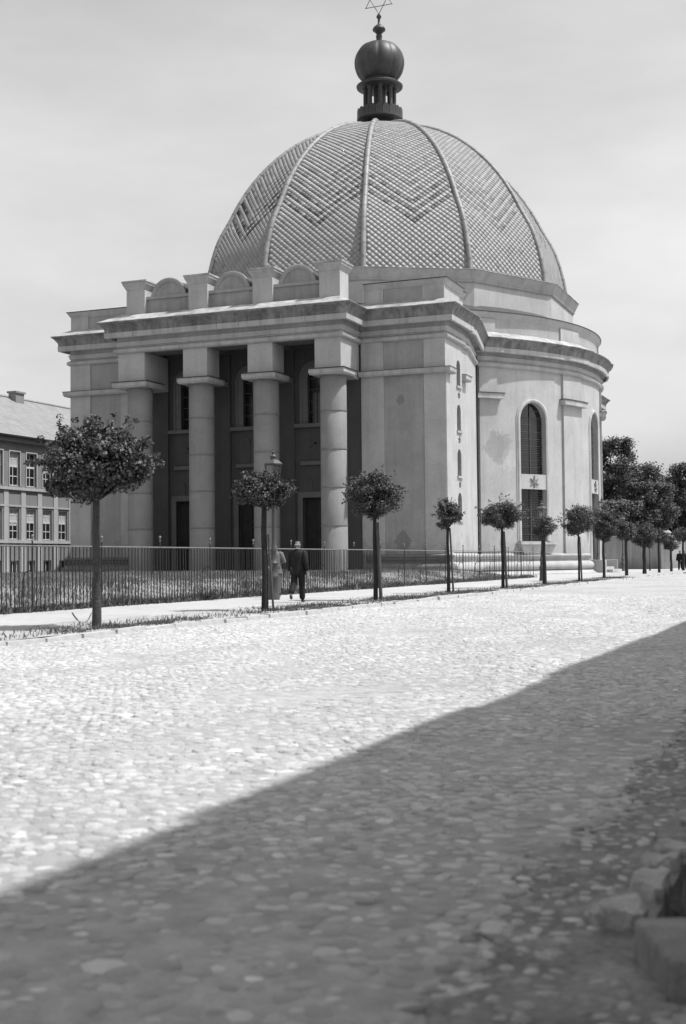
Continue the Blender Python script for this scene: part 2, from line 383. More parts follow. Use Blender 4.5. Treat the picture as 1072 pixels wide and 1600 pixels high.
# gutter strip of larger, rougher stones in front of the near kerb
gx, gy = [], []
yy = 2.0
while yy < 26:
    for xx in np.arange(-1.13, -.78, .075): gx.append(xx+rng.normal(0, .018)); gy.append(yy+rng.normal(0, .018))
    yy += .072
for yy in np.arange(1.6, 3.75, .078):
    for xx in np.arange(-.72, .5, .08):
        if xx < -.75+(3.95-yy)*2.4: gx.append(xx+rng.normal(0, .022)); gy.append(yy+rng.normal(0, .022))
gx = np.array(gx); gy = np.array(gy)
CX = np.concatenate([CX, gx]); CY = np.concatenate([CY, gy]); SA = np.concatenate([SA, rng.uniform(.024, .054, len(gx))])
SB = np.concatenate([SB, rng.uniform(.02, .036, len(gx))]); SH = np.concatenate([SH, rng.uniform(.005, .016, len(gx))]); ROT = np.concatenate([ROT, rng.uniform(0, 3, len(gx))])
px, py, dep = project(np.stack([CX, CY, np.zeros_like(CX)], 1))
mrg = 1.6*F_PX/np.maximum(dep, .5)
# worn and dusted-over places: some stones sunk below the dirt
wear = np.sin(CX*1.1+.3*CY)*np.sin(CY*.55-CX*.4)+.6*np.sin(CX*2.7-CY*1.9)+rng.normal(0, .55, len(CX))
keep = (dep > 1.2) & (px > -mrg) & (px < 1072+mrg) & (py < 1600+2.5*mrg) & (wear > -.95)
gut = np.zeros(len(CX), bool); gut[-len(gx):] = True
keep |= gut & (dep > 1.2)
CX, CY, SA, SB, SH, ROT, wear, gut, dep, px, py = (a[keep] for a in (CX, CY, SA, SB, SH, ROT, wear, gut, dep, px, py))
ZB = np.array([undul(x, y) for x, y in zip(CX, CY)])-.012
TN = np.clip(rng.normal(.98, .11, len(CX))+.03*wear, .82, 1.4); big = rng.random(len(CX)) < .035; TN[big] *= 1.3; TN *= 1-.07*np.exp(-((CX+4.3)/.3)**2)-.07*np.exp(-((CX+5.9)/.3)**2)-.05*np.exp(-((CX+8.2)/.35)**2)+.03*np.sin(CX*.9+CY*.21); TN[gut] *= rng.uniform(.55, 1.05, int(gut.sum()))
SH = np.where(gut, SH, SH*np.clip(.75+.25*wear, .4, 1.2))
vis = (px > 0) & (px < 1072) & (py > 0) & (py < 1600)
order = np.argsort(np.where(vis, -(SA*SB)/dep**2, 0)); single = np.zeros(len(CX), bool); single[order[:300]] = True
SV, SF, ST, off = [], [], [], 0
for p, (P, T) in enumerate(PROT):
    for i in np.where(~single & (np.arange(len(CX)) % len(PROT) == p))[0]:
        c, s = math.cos(ROT[i]), math.sin(ROT[i]); Q = P*np.array([SA[i], SB[i], SH[i]])
        SV.append(np.stack([CX[i]+Q[:, 0]*c-Q[:, 1]*s, CY[i]+Q[:, 0]*s+Q[:, 1]*c, ZB[i]+Q[:, 2]], 1)); SF.append(T+off); off += len(P); ST.append(np.full(len(T), TN[i]))
o = link('cobblestones', npmesh('cobblestones', np.concatenate(SV), np.concatenate(SF), 'cobble', np.concatenate(ST), smooth=True), street); o['kind'] = 'stuff'
cob_me = {}
for i in np.where(single)[0]:
    key = (int(i) % len(PROT), round(float(TN[i])*24)/24)
    if key not in cob_me: cob_me[key] = npmesh('cobblestone', PROT[key[0]][0], PROT[key[0]][1], 'cobble', np.full(len(PROT[key[0]][1]), key[1]), smooth=True)
    o = link('cobblestone', cob_me[key], street, (CX[i], CY[i], ZB[i])); o.scale = (SA[i], SB[i], SH[i]); o.rotation_euler = (0, 0, ROT[i])

# ------------------------------------------------------------------ the synagogue (local frame: facade along x, depth +y, front wall y = 0)
SX, SY = -36.726, 75.0
syn = tag(empty('synagogue', (SX, SY, 0)), 'grey plastered synagogue with tiled dome, four-column portico and dark onion finial', 'building')
HW, RY, RR = 13.62, 25.65, 18.1           # half width, rotunda centre y, rotunda radius
MF = lambda s, z, d: (s, -d, z)           # front wall
MS = lambda s, z, d: (HW+d, s, z)         # right tower side, s = y
def MR(a, z, d): return ((RR+d)*math.sin(a), RY-(RR+d)*math.cos(a), z)     # rotunda, a in radians from the front
def MRs(s, z, d): return MR(s/RR, z, d)   # the same with arc length
def part(mb, name, material='plaster', parent=None, **k): return mb.build(name, material, parent or syn, **k)

# towers and front wall -------------------------------------------------------
b = MB()
wall(b, MF, -HW, -8.04, 0, 17.4); wall(b, MF, 8.04, HW, 0, 17.4)
bays = [-4.55, .12, 4.75]
bops = [opening(c, 1.41, .56, 14.9, False, .28) for c in bays]
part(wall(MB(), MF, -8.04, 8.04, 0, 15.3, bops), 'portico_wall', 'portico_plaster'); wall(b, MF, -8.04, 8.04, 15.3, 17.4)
slits = [opening(2.8, .42, z0, z1-.42, True, .26) for z0, z1 in ((12.22, 13.9), (9.36, 11.05), (6.48, 8.2), (3.68, 5.42))]
wall(b, MS, 0, 3.55, 0, 17.4, slits)
b.add([(HW, 3.55, 0), (HW-.16, 3.55, 0), (HW-.16, 3.55, 17.4), (HW, 3.55, 17.4)], [(0, 1, 2, 3)])
b.add([(HW-.16, 3.55, 0), (HW-.16, 5.36, 0), (HW-.16, 5.36, 17.4), (HW-.16, 3.55, 17.4)], [(0, 1, 2, 3)])
b.add([(HW-.16, 5.36, 0), (11.95, 13.2, 0), (11.95, 13.2, 17.4), (HW-.16, 5.36, 17.4)], [(0, 1, 2, 3)])
b.add([(-HW, 0, 0), (-HW, 5.36, 0), (-HW, 5.36, 17.4), (-HW, 0, 17.4)], [(0, 3, 2, 1)])
b.add([(-HW, 5.36, 0), (-11.95, 13.2, 0), (-11.95, 13.2, 17.4), (-HW, 5.36, 17.4)], [(0, 3, 2, 1)])
b.add([(-HW, 0, 17.39), (HW, 0, 17.39), (HW, 5.4, 17.39), (11.95, 13.2, 17.39), (-11.95, 13.2, 17.39), (-HW, 5.4, 17.39)], [(0, 1, 2, 3, 4, 5)])
part(b, 'front_block_wall')
# rear block, mirrored in depth
YB = 2*RY
b = MB()
b.prism([(HW, YB), (-HW, YB), (-HW, YB-5.36), (-11.95, YB-13.2), (11.95, YB-13.2), (HW-.16, YB-5.36), (HW, YB-3.55)], 0, 17.4)
part(b, 'rear_block_wall')
# pilaster strips on the tower fronts and on the side
for s0, s1 in ((8.06, 9.58), (12.24, HW+.02), (-9.58, -8.06), (-HW-.02, -12.0)):
    part(MB().box(s0, s1, -.10, .05, 1.5, 12.78), 'pilaster', bevel=.015); part(MB().box(s0, s1, -.10, .05, 13.03, 14.93), 'pilaster', bevel=.015)
part(MB().box(HW-.04, HW+.07, -.08, .75, 1.5, 12.78), 'pilaster', bevel=.012)
for s0, s1 in ((9.585, 12.235), (-11.995, -9.585)):
    part(MB().box(s0, s1, -.03, .05, 1.5, 12.78), 'wall_panel', 'plaster_panel'); part(MB().box(s0, s1, -.03, .05, 13.03, 14.93), 'wall_panel', 'plaster_panel')
# string course
SP = [(0, 12.74), (.30, 12.74), (.31, 12.80), (.36, 12.82), (.38, 13.03), (.39, 13.06), (.02, 13.10)]
for pth in ([(8.0, 0), (HW, 0), (HW, 1.0)], [(HW-.16, 3.6), (HW-.16, 5.0)], [(-HW, 1.2), (-HW, 0), (-8.0, 0)]):
    part(MB().sweep(pth, [(o+.06, z) for o, z in SP]), 'string_course', 'stucco_trim')
    part(MB().sweep(pth, [(.40, 13.06), (.47, 13.07), (.47, 13.095), (.05, 13.135)]), 'string_flashing', 'lead_dark')
# slit windows in the side
for o in slits:
    w = part(fill(MB(), MS, o, -.22), 'window', 'dark_glass')
    part(MB().sbox(MS, o['c']-o['w']-.12, o['c']+o['w']+.12, o['z0']-.13, o['z0'], -.05, .10), 'sill', 'stucco_trim', w)
    part(MB().sbox(MS, o['c']-.025, o['c']+.025, o['z0'], o['zs']+o['w'], -.22, -.18), 'mullion', 'window_iron', w)
for z in (11.65, 8.8, 5.95): part(star6(MB(), MS, 2.8, z, .2, 0, .06, .05), 'star_ornament', 'ornament')

# entablature round the whole front block, portico included --------------------
OUT = [(-HW+.16, 5.36), (-HW+.16, 3.55), (-HW, 3.55), (-HW, 0), (-7.9, 0), (-7.9, -3.1), (7.9, -3.1), (7.9, 0), (HW, 0), (HW, 3.55), (HW-.16, 3.55), (HW-.16, 5.3), (12.0, 12.6)]
OUT = [(-12.0, 12.6)]+OUT
ROLLP = [(-.02, 14.88)]+[(.07+.17*math.cos(t), 15.07+.17*math.sin(t)) for t in np.linspace(-1.35, 1.35, 9)]+[(.06, 15.27), (-.02, 15.28)]
FASP = [(-.02, 15.28), (.03, 15.285), (.03, 15.34), (.09, 15.36), (.10, 15.48), (.15, 15.60), (.17, 15.64), (.06, 15.66), (.06, 16.13), (-.02, 16.132)]
CORP = [(-.02, 16.13), (.46, 16.14), (.49, 15.87), (.62, 15.865), (.66, 15.90), (.68, 16.22), (-.02, 16.225)]
CAVP = [(-.02, 16.222), (.66, 16.23), (.64, 16.26), (.67, 16.45), (.79, 16.62), (.88, 16.74), (.985, 16.80), (.995, 16.865), (-.02, 16.87)]
FLAP = [(.9, 16.86), (1.03, 16.868), (1.035, 16.90), (1.0, 16.915), (.0, 17.43), (-.05, 17.43)]
part(MB().sweep(OUT, ROLLP), 'roll_moulding', 'stucco_trim', smooth=40)
part(MB().sweep(OUT, FASP), 'frieze', 'stucco_trim', smooth=40)
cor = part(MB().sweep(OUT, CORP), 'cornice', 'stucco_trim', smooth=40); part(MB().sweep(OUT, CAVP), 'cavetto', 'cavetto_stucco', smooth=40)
part(MB().sweep(OUT, FLAP), 'cornice_flashing', 'flashing')
# joints of the cornice blocks, thin dark beads proud of the cavetto
for s in np.arange(-6.4, 7, 1.53):
    part(MB().tube([(s, -3.1-.672, 15.9), (s, -3.1-.686, 16.22), (s, -3.1-.735, 16.45), (s, -3.1-.80, 16.62), (s, -3.1-.89, 16.74)], .012, 5), 'joint', 'ornament', cor)
# lattice cartouches on the portico cavetto
for s in (-6.95, -2.12, 2.42, 6.9):
    q = MB(); y0 = -3.1-.80
    hx = [(-.62, 0), (-.42, .14), (.42, .14), (.62, 0), (.42, -.14), (-.42, -.14), (-.62, 0)]
    P3 = lambda u, v: (s+u, y0-.015-v*.5-.03, 16.52+v)
    q.tube([P3(u, v) for u, v in hx], .022, 5)
    for u in (-.42, -.21, 0, .21):
        q.tube([P3(u, -.14), P3(u+.21, .14)], .016, 4); q.tube([P3(u+.21, -.14), P3(u, .14)], .016, 4)
    for sg in (-1, 1):
        q.tube([P3(sg*.6, 0), P3(sg*.8, .08), P3(sg*1.0, .03)], .03, 5); q.tube([P3(sg*.62, 0), P3(sg*.82, -.1), P3(sg*.95, -.04)], .03, 5)
    part(q, 'cartouche', 'ornament')
# parapet over the towers
for sg in (1, -1):
    pth = [(sg*8.3, 0), (sg*(HW-.05), 0), (sg*(HW-.05), 3.4), (sg*(HW-.3), 3.4), (sg*(HW-.3), 5.0)]
    if sg < 0: pth = pth[::-1]
    part(MB().sweep(pth, [(0, 17.35), (0, 18.26), (-.6, 18.26)]), 'parapet')
    part(MB().sweep(pth, [(-.01, 18.25), (.04, 18.26), (.07, 18.30), (.23, 18.56), (.25, 18.62), (-.62, 18.63)]), 'parapet_cornice', 'stucco_trim')
    part(MB().sweep(pth, [(.2, 18.625), (.30, 18.63), (.30, 18.67), (-.3, 18.72), (-.64, 18.64)]), 'parapet_flashing', 'lead_dark')
    for s0, s1 in ((8.4, 9.6), (12.2, HW+.0)):
        a0, a1 = sorted((sg*s0, sg*s1)); part(MB().box(a0, a1, -.06, .1, 17.40, 18.27), 'parapet_pier', 'stucco_trim', bevel=.012)
    a0, a1 = sorted((sg*9.62, sg*12.18)); part(MB().box(a0, a1, -.02, .08, 17.41, 18.262), 'parapet_panel', 'plaster_panel')

# portico ----------------------------------------------------------------------
b = MB().box(-7.86, 7.86, -3.06, -.02, 15.25, 17.37)
for s in (-7.03, -2.31, 2.43, 7.03): b.box(s-.85, s+.85, -1.39, 0, 14.92, 15.26)
b.box(-7.88, 7.88, -3.08, -1.4, 14.9, 15.26)
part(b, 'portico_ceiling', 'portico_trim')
part(MB().box(-8.3, 8.3, -3.9, .3, 0, .58), 'portico_floor', 'plinth_stone', bevel=.02)
cols = [(-6.78, -7.64, -5.92), (-2.2, -3.0, -1.28), (2.42, 1.58, 3.30), (7.02, 6.16, 7.9)]
for c, x0, x1 in cols:
    x0, x1 = c-.865, c+.865
    if c > 6.5: x1 = 7.9
    if c < -6.5: x0 = -7.9
    col = empty('column', (0, 0, 0)); col.parent = syn
    zs = [.58, 3.36, 5.72, 8.08, 10.45, 12.64]
    for z0, z1 in zip(zs, zs[1:]):
        part(MB().lathe([(.80, z0+.005), (.825, z0+.03), (.825, z1-.06), (.80, z1-.03), (.80, z1-.005)], c, -2.2, 48), 'column_drum', 'stone_column', col, smooth=40)
        if z1 < 12: part(MB().lathe([(.80, z1-.05), (.855, z1-.035), (.86, z1), (.80, z1+.02)], c, -2.2, 48), 'column_ring', 'stone_column', col, smooth=50)
    part(MB().box(x0-.26, x1+.26, -3.36, -1.2, 12.64, 12.72).box(x0-.30, x1+.30, -3.40, -1.16, 12.722, 12.98), 'capital_slab', 'stucco_trim', col, bevel=.012)
    part(MB().box(x0-.36, x1+.36, -3.46, -1.1, 12.985, 13.03), 'capital_flashing', 'lead_dark', col)
    part(MB().box(x0, x1, -3.1, 0 if abs(c) > 6 else -1.36, 13.032, 14.91), 'pillar_block', 'plaster', col, bevel=.015)
    if abs(c) > 6: part(MB().box(x0+.1, x1, -1.2, 0, 12.66, 13.03), 'capital_return', 'stucco_trim', col)
# string course bits on the inner pilasters
for s0, s1 in ((-7.95, -5.96), (-3.14, -1.29), (1.53, 3.34), (6.16, 7.95)): part(MB().box(s0, s1, -.3, .02, 12.72, 13.02), 'string_course', 'portico_trim')
# the three bays behind the columns
for bi, c in enumerate(bays):
    MBay = lambda s, z, d: (s, .28-d, z)
    win = opening(c, .52, 10.06, 13.05, True, .35); door = opening(c, .92, .58, 5.26, False, .5)
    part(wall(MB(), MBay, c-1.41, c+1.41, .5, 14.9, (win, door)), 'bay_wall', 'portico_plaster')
    w = part(fill(MB(), MBay, win, -.3), 'portico_window', 'dark_glass')
    part(surround(MB(), MBay, win, [(0, -.02), (0, .06), (.16, .06), (.17, .03), (.40, .03), (.41, .10), (.55, .10), (.56, 0)]), 'window_surround', 'portico_trim', w, smooth=30)
    r = MB()
    for z in np.arange(10.25, 13.0, .2): r.sbox(MBay, c-.79, c-.72, z, z+.11, .03, .055); r.sbox(MBay, c+.72, c+.79, z, z+.11, .03, .055)
    part(r, 'carved_ornament', 'ornament', w)
    r = MB().sbox(MBay, c-.02, c+.02, 10.06, 13.5, -.30, -.26)
    for z in (10.8, 11.55, 12.3, 13.0): r.sbox(MBay, c-.52, c+.52, z-.018, z+.018, -.3, -.27)
    part(r, 'window_bars', 'window_iron', w)
    part(MB().box(c-1.40, c+1.40, -.02, .3, 9.80, 10.04), 'sill', 'portico_trim', w, bevel=.01)
    if bi == 1:
        tb = MB()
        for sg in (-1, 1):
            o = opening(c+sg*.40, .39, 7.62, 8.95, True, .1); fill(tb, MBay, o, .12); surround(tb, MBay, o, [(0, .12), (.0, 0)])
        part(tb, 'tablets_of_law', 'portico_plaster')
    else: part(star6(MB(), MBay, c, 8.76, .45, 0, .05, .06), 'star_ornament', 'window_iron')
    part(MB().box(c-1.0, c+1.0, .05, .29, 7.36, 7.60), 'ledge', 'portico_trim', bevel=.01)
    for sg in (-1, 1):
        o = opening(c+sg*.68, .48, 5.6, 6.14, True, .1); part(surround(fill(MB(), MBay, o, .07), MBay, o, [(0, .07), (0, 0)]), 'arch_relief', 'portico_plaster')
    part(surround(MB(), MBay, door, [(0, -.1), (0, .08), (.36, .08), (.37, 0)]), 'door_frame', 'portico_trim')
    dr = part(fill(MB(), MBay, door, -.42), 'door', 'door_wood')
    lf = MB()
    for sg in (-1, 1):
        for z0, z1 in ((.8, 2.3), (2.5, 3.7), (3.9, 5.1)): lf.sbox(MBay, c+sg*.46-.32, c+sg*.46+.32, z0, z1, -.42, -.37)
    part(lf, 'door_panel', 'door_wood', dr)
    part(MB().sbox(MBay, c+.07, c+.12, 1.75, 1.92, -.37, -.30), 'handle', 'iron_top', dr)

# merlons and arched gables over the portico
for c in (-6.64, -2.02, 2.57, 7.15):
    p = part(MB().box(c-.69, c+.69, -2.98, -1.55, 17.30, 19.08), 'merlon', bevel=.012)
    part(MB().frustum(c, -2.265, 19.08, 19.40, .70, .725, .86, .885).frustum(c, -2.265, 19.40, 19.55, .88, .905, .90, .925), 'merlon_cap', 'stucco_trim', p)
    part(MB().box(c-.94, c+.94, -3.23, -1.30, 19.552, 19.67), 'merlon_flashing', 'flashing', p)
for c in (-4.33, .28, 4.86):
    MG = lambda s, z, d: (s, -2.7-d, z)
    x0, x1 = c-1.68, c+1.68; o = opening(c, 1.26, 17.35, 18.46)
    g = part(fill(MB(), MG, o, 0), 'arched_gable', 'gable_plaster')
    part(MB().box(x0, x1, -2.68, -2.2, 17.35, 18.40), 'gable_base', 'gable_plaster', g)
    part(MB().box(x0, x1, -2.80, -2.1, 18.402, 18.60), 'gable_shoulder', 'plaster_panel', g)
    o2 = opening(c, 1.0, 18.46, 18.46)
    part(surround(MB(), MG, o2, [(0, 0), (0, .04), (.03, .06), (.26, .06), (.29, .04), (.29, -.08)]), 'arch_ring', 'plaster_panel', g, smooth=40)
    n = 16; br = MB(); P = []
    for yy_, rr in ((-2.64, 1.22), (-.4, 1.22)): P += [(c+rr*math.cos(PI*i/n), yy_, 18.46+rr*math.sin(PI*i/n)) for i in range(n+1)]
    br.add(P, [(i, i+1, n+2+i, n+1+i) for i in range(n)]+[tuple(range(n, -1, -1)), tuple(range(n+1, 2*n+2))]); br.box(c-1.22, c+1.22, -2.1, -.4, 17.3, 18.46)
    part(br, 'barrel_roof', 'lead_dark', g)
    o3 = opening(c, 1.22, 18.46, 18.46); MG2 = lambda s, z, d: (s, -.6-d, z)
    part(surround(MB(), MG2, o3, [(0, .0), (.0, .12), (.09, .12), (.09, -.12), (0, -.12)]), 'roof_rim', 'flashing', g)

# plinth: shelf, recess and big roll ----------------------------------------------
PLI = [(-.1, .30), (.22, .30), (.23, .36)]+[(.22+.30*math.cos(t), .66+.31*math.sin(t)) for t in np.linspace(-1.25, 1.25, 11)]+[(.24, .99), (.13, 1.02), (.13, 1.16), (.22, 1.18), (.24, 1.26), (.24, 1.30), (.33, 1.36), (.34, 1.46), (.05, 1.56), (-.1, 1.57)]
BASE = [(-.1, -.1), (.75, -.1), (.75, .10), (.62, .13), (.48, .2), (.40, .31), (-.1, .315)]
for pth, pm_ in (([(HW, .361), (HW, 3.55), (HW-.16, 3.55), (HW-.16, 5.3), (12.0, 12.6)], 'plinth_stone'), ([(8.35, 0), (HW, 0), (HW, .36)], 'plinth_shaded'), ([(-HW, .36), (-HW, 0), (-8.35, 0)], 'plinth_shaded'), ([(-12.0, 12.6), (-HW+.16, 5.3), (-HW+.16, 3.55), (-HW, 3.55), (-HW-.0, .361)], 'plinth_stone')):
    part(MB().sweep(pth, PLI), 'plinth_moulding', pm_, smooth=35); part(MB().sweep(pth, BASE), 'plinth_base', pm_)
def arc(r, a0, a1, n): return [(r*math.sin(R_(a)), RY-r*math.cos(R_(a))) for a in np.linspace(a0, a1, n)]
part(MB().sweep(arc(RR, 42, 80.5, 40), PLI), 'plinth_moulding', 'plinth_stone', smooth=35)
part(MB().sweep(arc(RR, 42, 81.5, 40), BASE), 'plinth_base', 'stucco_trim', smooth=35)
part(MB().sweep(arc(RR, 100, 138, 40), PLI), 'plinth_moulding', 'plinth_stone', smooth=35)
part(MB().sweep(arc(RR, 222, 318, 60), PLI), 'plinth_moulding', 'plinth_stone', smooth=35)

# rotunda ------------------------------------------------------------------------
wang = [57.8, 87.8, 117.8]
ups, lows = [], []
for a in wang:
    s = R_(a)*RR; ups.append(opening(s, 1.31, 7.32, 11.26, True, .55)); lows.append(opening(s, 1.31, 2.45 if a != 87.8 else .75, 6.24, False, .55))
part(wall(MB(), MRs, R_(36)*RR, R_(144)*RR, 0, 17.4, ups+lows, .8), 'rotunda_wall', smooth=25)
part(wall(MB(), MRs, R_(144)*RR, R_(396)*RR, 0, 17.4, (), .9), 'rotunda_wall', smooth=25)
for k, (u, l) in enumerate(zip(ups, lows)):
    w = part(fill(MB(), MRs, u, -.42), 'arched_window', 'dark_glass')
    long_ = dict(u); long_['z0'] = l['z0']
    part(surround(MB(), MRs, long_, [(-.02, -.1), (-.02, .05), (.06, .10), (.16, .12), (.24, .09), (.26, .05), (.34, .05), (.36, 0)]), 'window_moulding', 'stucco_trim', w, smooth=45)
    bars = MB()
    for s in (u['c'],): bars.sbox(MRs, s-.03, s+.03, u['z0'], ztop(u, s), -.40, -.35)
    for z in np.arange(7.85, 12.2, .52):
        hw = 1.31 if z < 11.26 else math.sqrt(max(.01, 1.31**2-(z-11.26)**2)); bars.sbox(MRs, u['c']-hw, u['c']+hw, z-.02, z+.02, -.40, -.35)
    rnd = np.random.default_rng(5+k)
    for z in np.arange(7.45, 11.6, .13):                       # wire guard, sagging horizontals
        hw = 1.30 if z < 11.26 else math.sqrt(max(.01, 1.31**2-(z-11.26)**2)); bars.sbox(MRs, u['c']-hw, u['c']+hw, z-.009, z+.009, -.33, -.32)
    part(bars, 'window_bars', 'window_iron', w)
    part(MB().sbox(MRs, u['c']-1.31, u['c']+1.31, 7.18, 7.30, -.5, .02), 'sill', 'stucco_trim', w)
    part(star6(MB(), MRs, u['c'], 6.78, .46, .0, .09, .07), 'star_ornament', 'ornament')
    w = part(fill(MB(), MRs, l, -.42), 'lower_window' if k != 1 else 'side_door', 'dark_glass' if k != 1 else 'door_wood')
    bars = MB()
    for s in (u['c'],): bars.sbox(MRs, s-.03, s+.03, l['z0'], 6.24, -.40, -.35)
    for z in np.arange(l['z0']+.5, 6.1, .62): bars.sbox(MRs, u['c']-1.31, u['c']+1.31, z-.02, z+.02, -.40, -.35)
    for z in np.arange(l['z0']+.1, 6.2, .13): bars.sbox(MRs, u['c']-1.3, u['c']+1.3, z-.009, z+.009, -.33, -.32)
    part(bars, 'window_bars', 'window_iron', w)
    if k != 1:
        c = u['c']; q = MB()
        q.add([MRs(c-1.35, 1.55, 0), MRs(c+1.35, 1.55, 0), MRs(c+1.7, 2.2, 0), MRs(c-1.7, 2.2, 0), MRs(c-1.35, 1.55, .36), MRs(c+1.35, 1.55, .36), MRs(c+1.7, 2.2, .52), MRs(c-1.7, 2.2, .52)],
              [(0, 1, 2, 3)[::-1], (4, 5, 6, 7), (0, 1, 5, 4), (1, 2, 6, 5), (2, 3, 7, 6), (3, 0, 4, 7)])
        q.sbox(MRs, c-1.82, c+1.82, 2.205, 2.36, 0, .64); part(q, 'sill_box', 'stucco_trim', w, smooth=20)
# pilasters with caps and the narrow grooves beside them
for a0, a1 in ((42.6, 47.2), (68.3, 77.0), (98.3, 107), (128, 137)):
    q = MB(); qs = np.linspace(a0, a1, 6)
    for i in range(5): q.sbox(MR, R_(qs[i]), R_(qs[i+1]), 1.5, 14.95, -.05, .16)
    part(q, 'pilaster', smooth=20)
    q = MB(); fl = MB(); qs = np.linspace(a0-.9, a1+(1.0 if a0 > 50 else 1.2), 6)
    for i in range(5): q.sbox(MR, R_(qs[i]), R_(qs[i+1]), 12.62, 12.99, 0, .52); fl.sbox(MR, R_(qs[i]-.1), R_(qs[i+1]+.1), 12.995, 13.05, 0, .58)
    part(q, 'pilaster_cap', 'stucco_trim', smooth=20); part(fl, 'cap_flashing', 'lead_dark', smooth=20)
# rotunda entablature, with the slight breaks over the pilasters
def ring_path():
    P = []; br = [(42.6, 47.2), (68.3, 77.0), (98.3, 107), (128, 137)]
    for a in np.arange(36, 325, 1.0):
        P.append((a, RR+(.14 if any(x <= a <= y for x, y in br) else 0)))
    return [(r*math.sin(R_(a)), RY-r*math.cos(R_(a))) for a, r in P]
RP = ring_path()
part(MB().sweep(RP, ROLLP), 'roll_moulding', 'stucco_trim', smooth=35); part(MB().sweep(RP, FASP), 'frieze', 'stucco_trim', smooth=35)
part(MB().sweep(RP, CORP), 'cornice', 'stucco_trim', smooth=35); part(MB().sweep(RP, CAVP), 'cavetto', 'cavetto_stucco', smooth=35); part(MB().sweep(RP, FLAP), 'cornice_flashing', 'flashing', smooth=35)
cc = [(r*math.sin(a), RY-r*math.cos(a)) for r in (RR-.12,) for a in np.linspace(0, 2*PI, 121)[:-1]]
part(MB().sweep(cc, [(0, 17.3), (0, 18.35), (.02, 18.40), (.28, 18.78), (.30, 18.88), (-.7, 18.9), (-1.5, 19.0)], True), 'attic_wall', 'plaster', smooth=30)
part(MB().sweep(cc, [(.26, 18.885), (.36, 18.89), (.36, 18.93), (.2, 18.97), (-1.5, 19.3)], True), 'attic_flashing', 'lead_dark', smooth=30)
for a0, a1 in ((42.6, 47.2), (68.3, 77.0), (98.3, 107)):
    q = MB(); qs = np.linspace(a0, a1, 6)
    for i in range(5): q.sbox(MR, R_(qs[i]), R_(qs[i+1]), 17.42, 18.42, -.2, .0)
    part(q, 'attic_pier', smooth=20)
part(MB().sweep(RP[::-1], [(.2, 16.4), (.2, 17.38), (4, 17.5)]), 'rotunda_roof', 'lead_dark')
part(MB().lathe([(17.2, 18.9), (15.9, 19.8)], 0, RY, 60), 'attic_roof', 'lead_dark', smooth=60)
# twelve-sided drum
def gon(r, off=15): return [(r*math.sin(R_(off+30*k)), RY-r*math.cos(R_(off+30*k))) for k in range(12)]
DX = .18                                  # the dome stands a hand's breadth off the facade axis
def gonx(r): return [(x+DX, y) for x, y in gon(r)]
part(MB().sweep(gonx(15.95), [(0, 18.4), (0, 21.42)], True), 'drum_wall')
part(MB().sweep(gonx(15.95), [(0, 21.40), (.07, 21.42), (.14, 21.50), (.16, 21.56), (.12, 21.58), (.16, 21.64), (.40, 22.14), (.44, 22.20), (.44, 22.28), (-.6, 22.34)], True), 'drum_cornice', 'stucco_trim')
part(MB().sweep(gonx(15.95), [(.4, 22.285), (.5, 22.29), (.5, 22.33), (-.9, 22.52)], True), 'drum_flashing', 'flashing')

# dome -----------------------------------------------------------------------------
prof0 = [(15.4, 22.3), (15.22, 23.85), (14.85, 25.41), (14.3, 26.96), (13.43, 28.52), (12.6, 30.07), (11.57, 31.63), (10.27, 33.18), (8.59, 34.74), (6.79, 35.98), (4.89, 36.91), (2.87, 37.53), (1.3, 37.76)]
def catmull(P, n=8):
    P = [np.array(p) for p in P]; P = [2*P[0]-P[1]]+P+[2*P[-1]-P[-2]]; out = []
    for i in range(1, len(P)-2):
        for t in np.arange(n)/n:
            a, b_, c, d = P[i-1], P[i], P[i+1], P[i+2]
            out.append(.5*((2*b_)+(-a+c)*t+(2*a-5*b_+4*c-d)*t*t+(-a+3*b_-3*c+d)*t**3))
    return np.array(out+[P[-2]])
PRF = catmull(prof0)
C15 = math.cos(R_(15))
dome = empty('dome', (DX, RY, 0)); dome.parent = syn
q = MB()
for k in range(12):
    a0, a1 = R_(-15+30*k), R_(15+30*k)
    for (r0, z0), (r1, z1) in zip(PRF, PRF[1:]):
        q.add([(r0*math.sin(a0), -r0*math.cos(a0), z0), (r0*math.sin(a1), -r0*math.cos(a1), z0), (r1*math.sin(a1), -r1*math.cos(a1), z1), (r1*math.sin(a0), -r1*math.cos(a0), z1)], [(0, 1, 2, 3)])
q.build('dome_shell', 'dome_joint', dome)
# rib segments
RL = np.concatenate([[0], np.cumsum(np.hypot(*np.diff(PRF, axis=0).T))])
def prof_at(L): return np.array([np.interp(L, RL, PRF[:, 0]), np.interp(L, RL, PRF[:, 1])])
SEG = 1.05; nseg = int(RL[-1]/SEG)
segs = []
for j in range(nseg):
    L0, L1 = j*SEG+.012, (j+1)*SEG-.012
    pts = [(0, -prof_at(L)[0], prof_at(L)[1]) for L in np.linspace(L0, L1, 4)]
    q = MB().tube(pts, .205, 10)
    q.tube([(0, -prof_at(L)[0], prof_at(L)[1]) for L in (L1-.05, L1+.006)], .222, 10)
    segs.append(q)
for j, q in enumerate(segs):
    o0 = q.build('rib_segment', 'rib_metal', dome, smooth=50)
    for k in range(12):
        o = o0 if k == 0 else o0.copy()
        if k: COL.objects.link(o); o.parent = dome
        o.rotation_euler = (0, 0, R_(15+30*k))
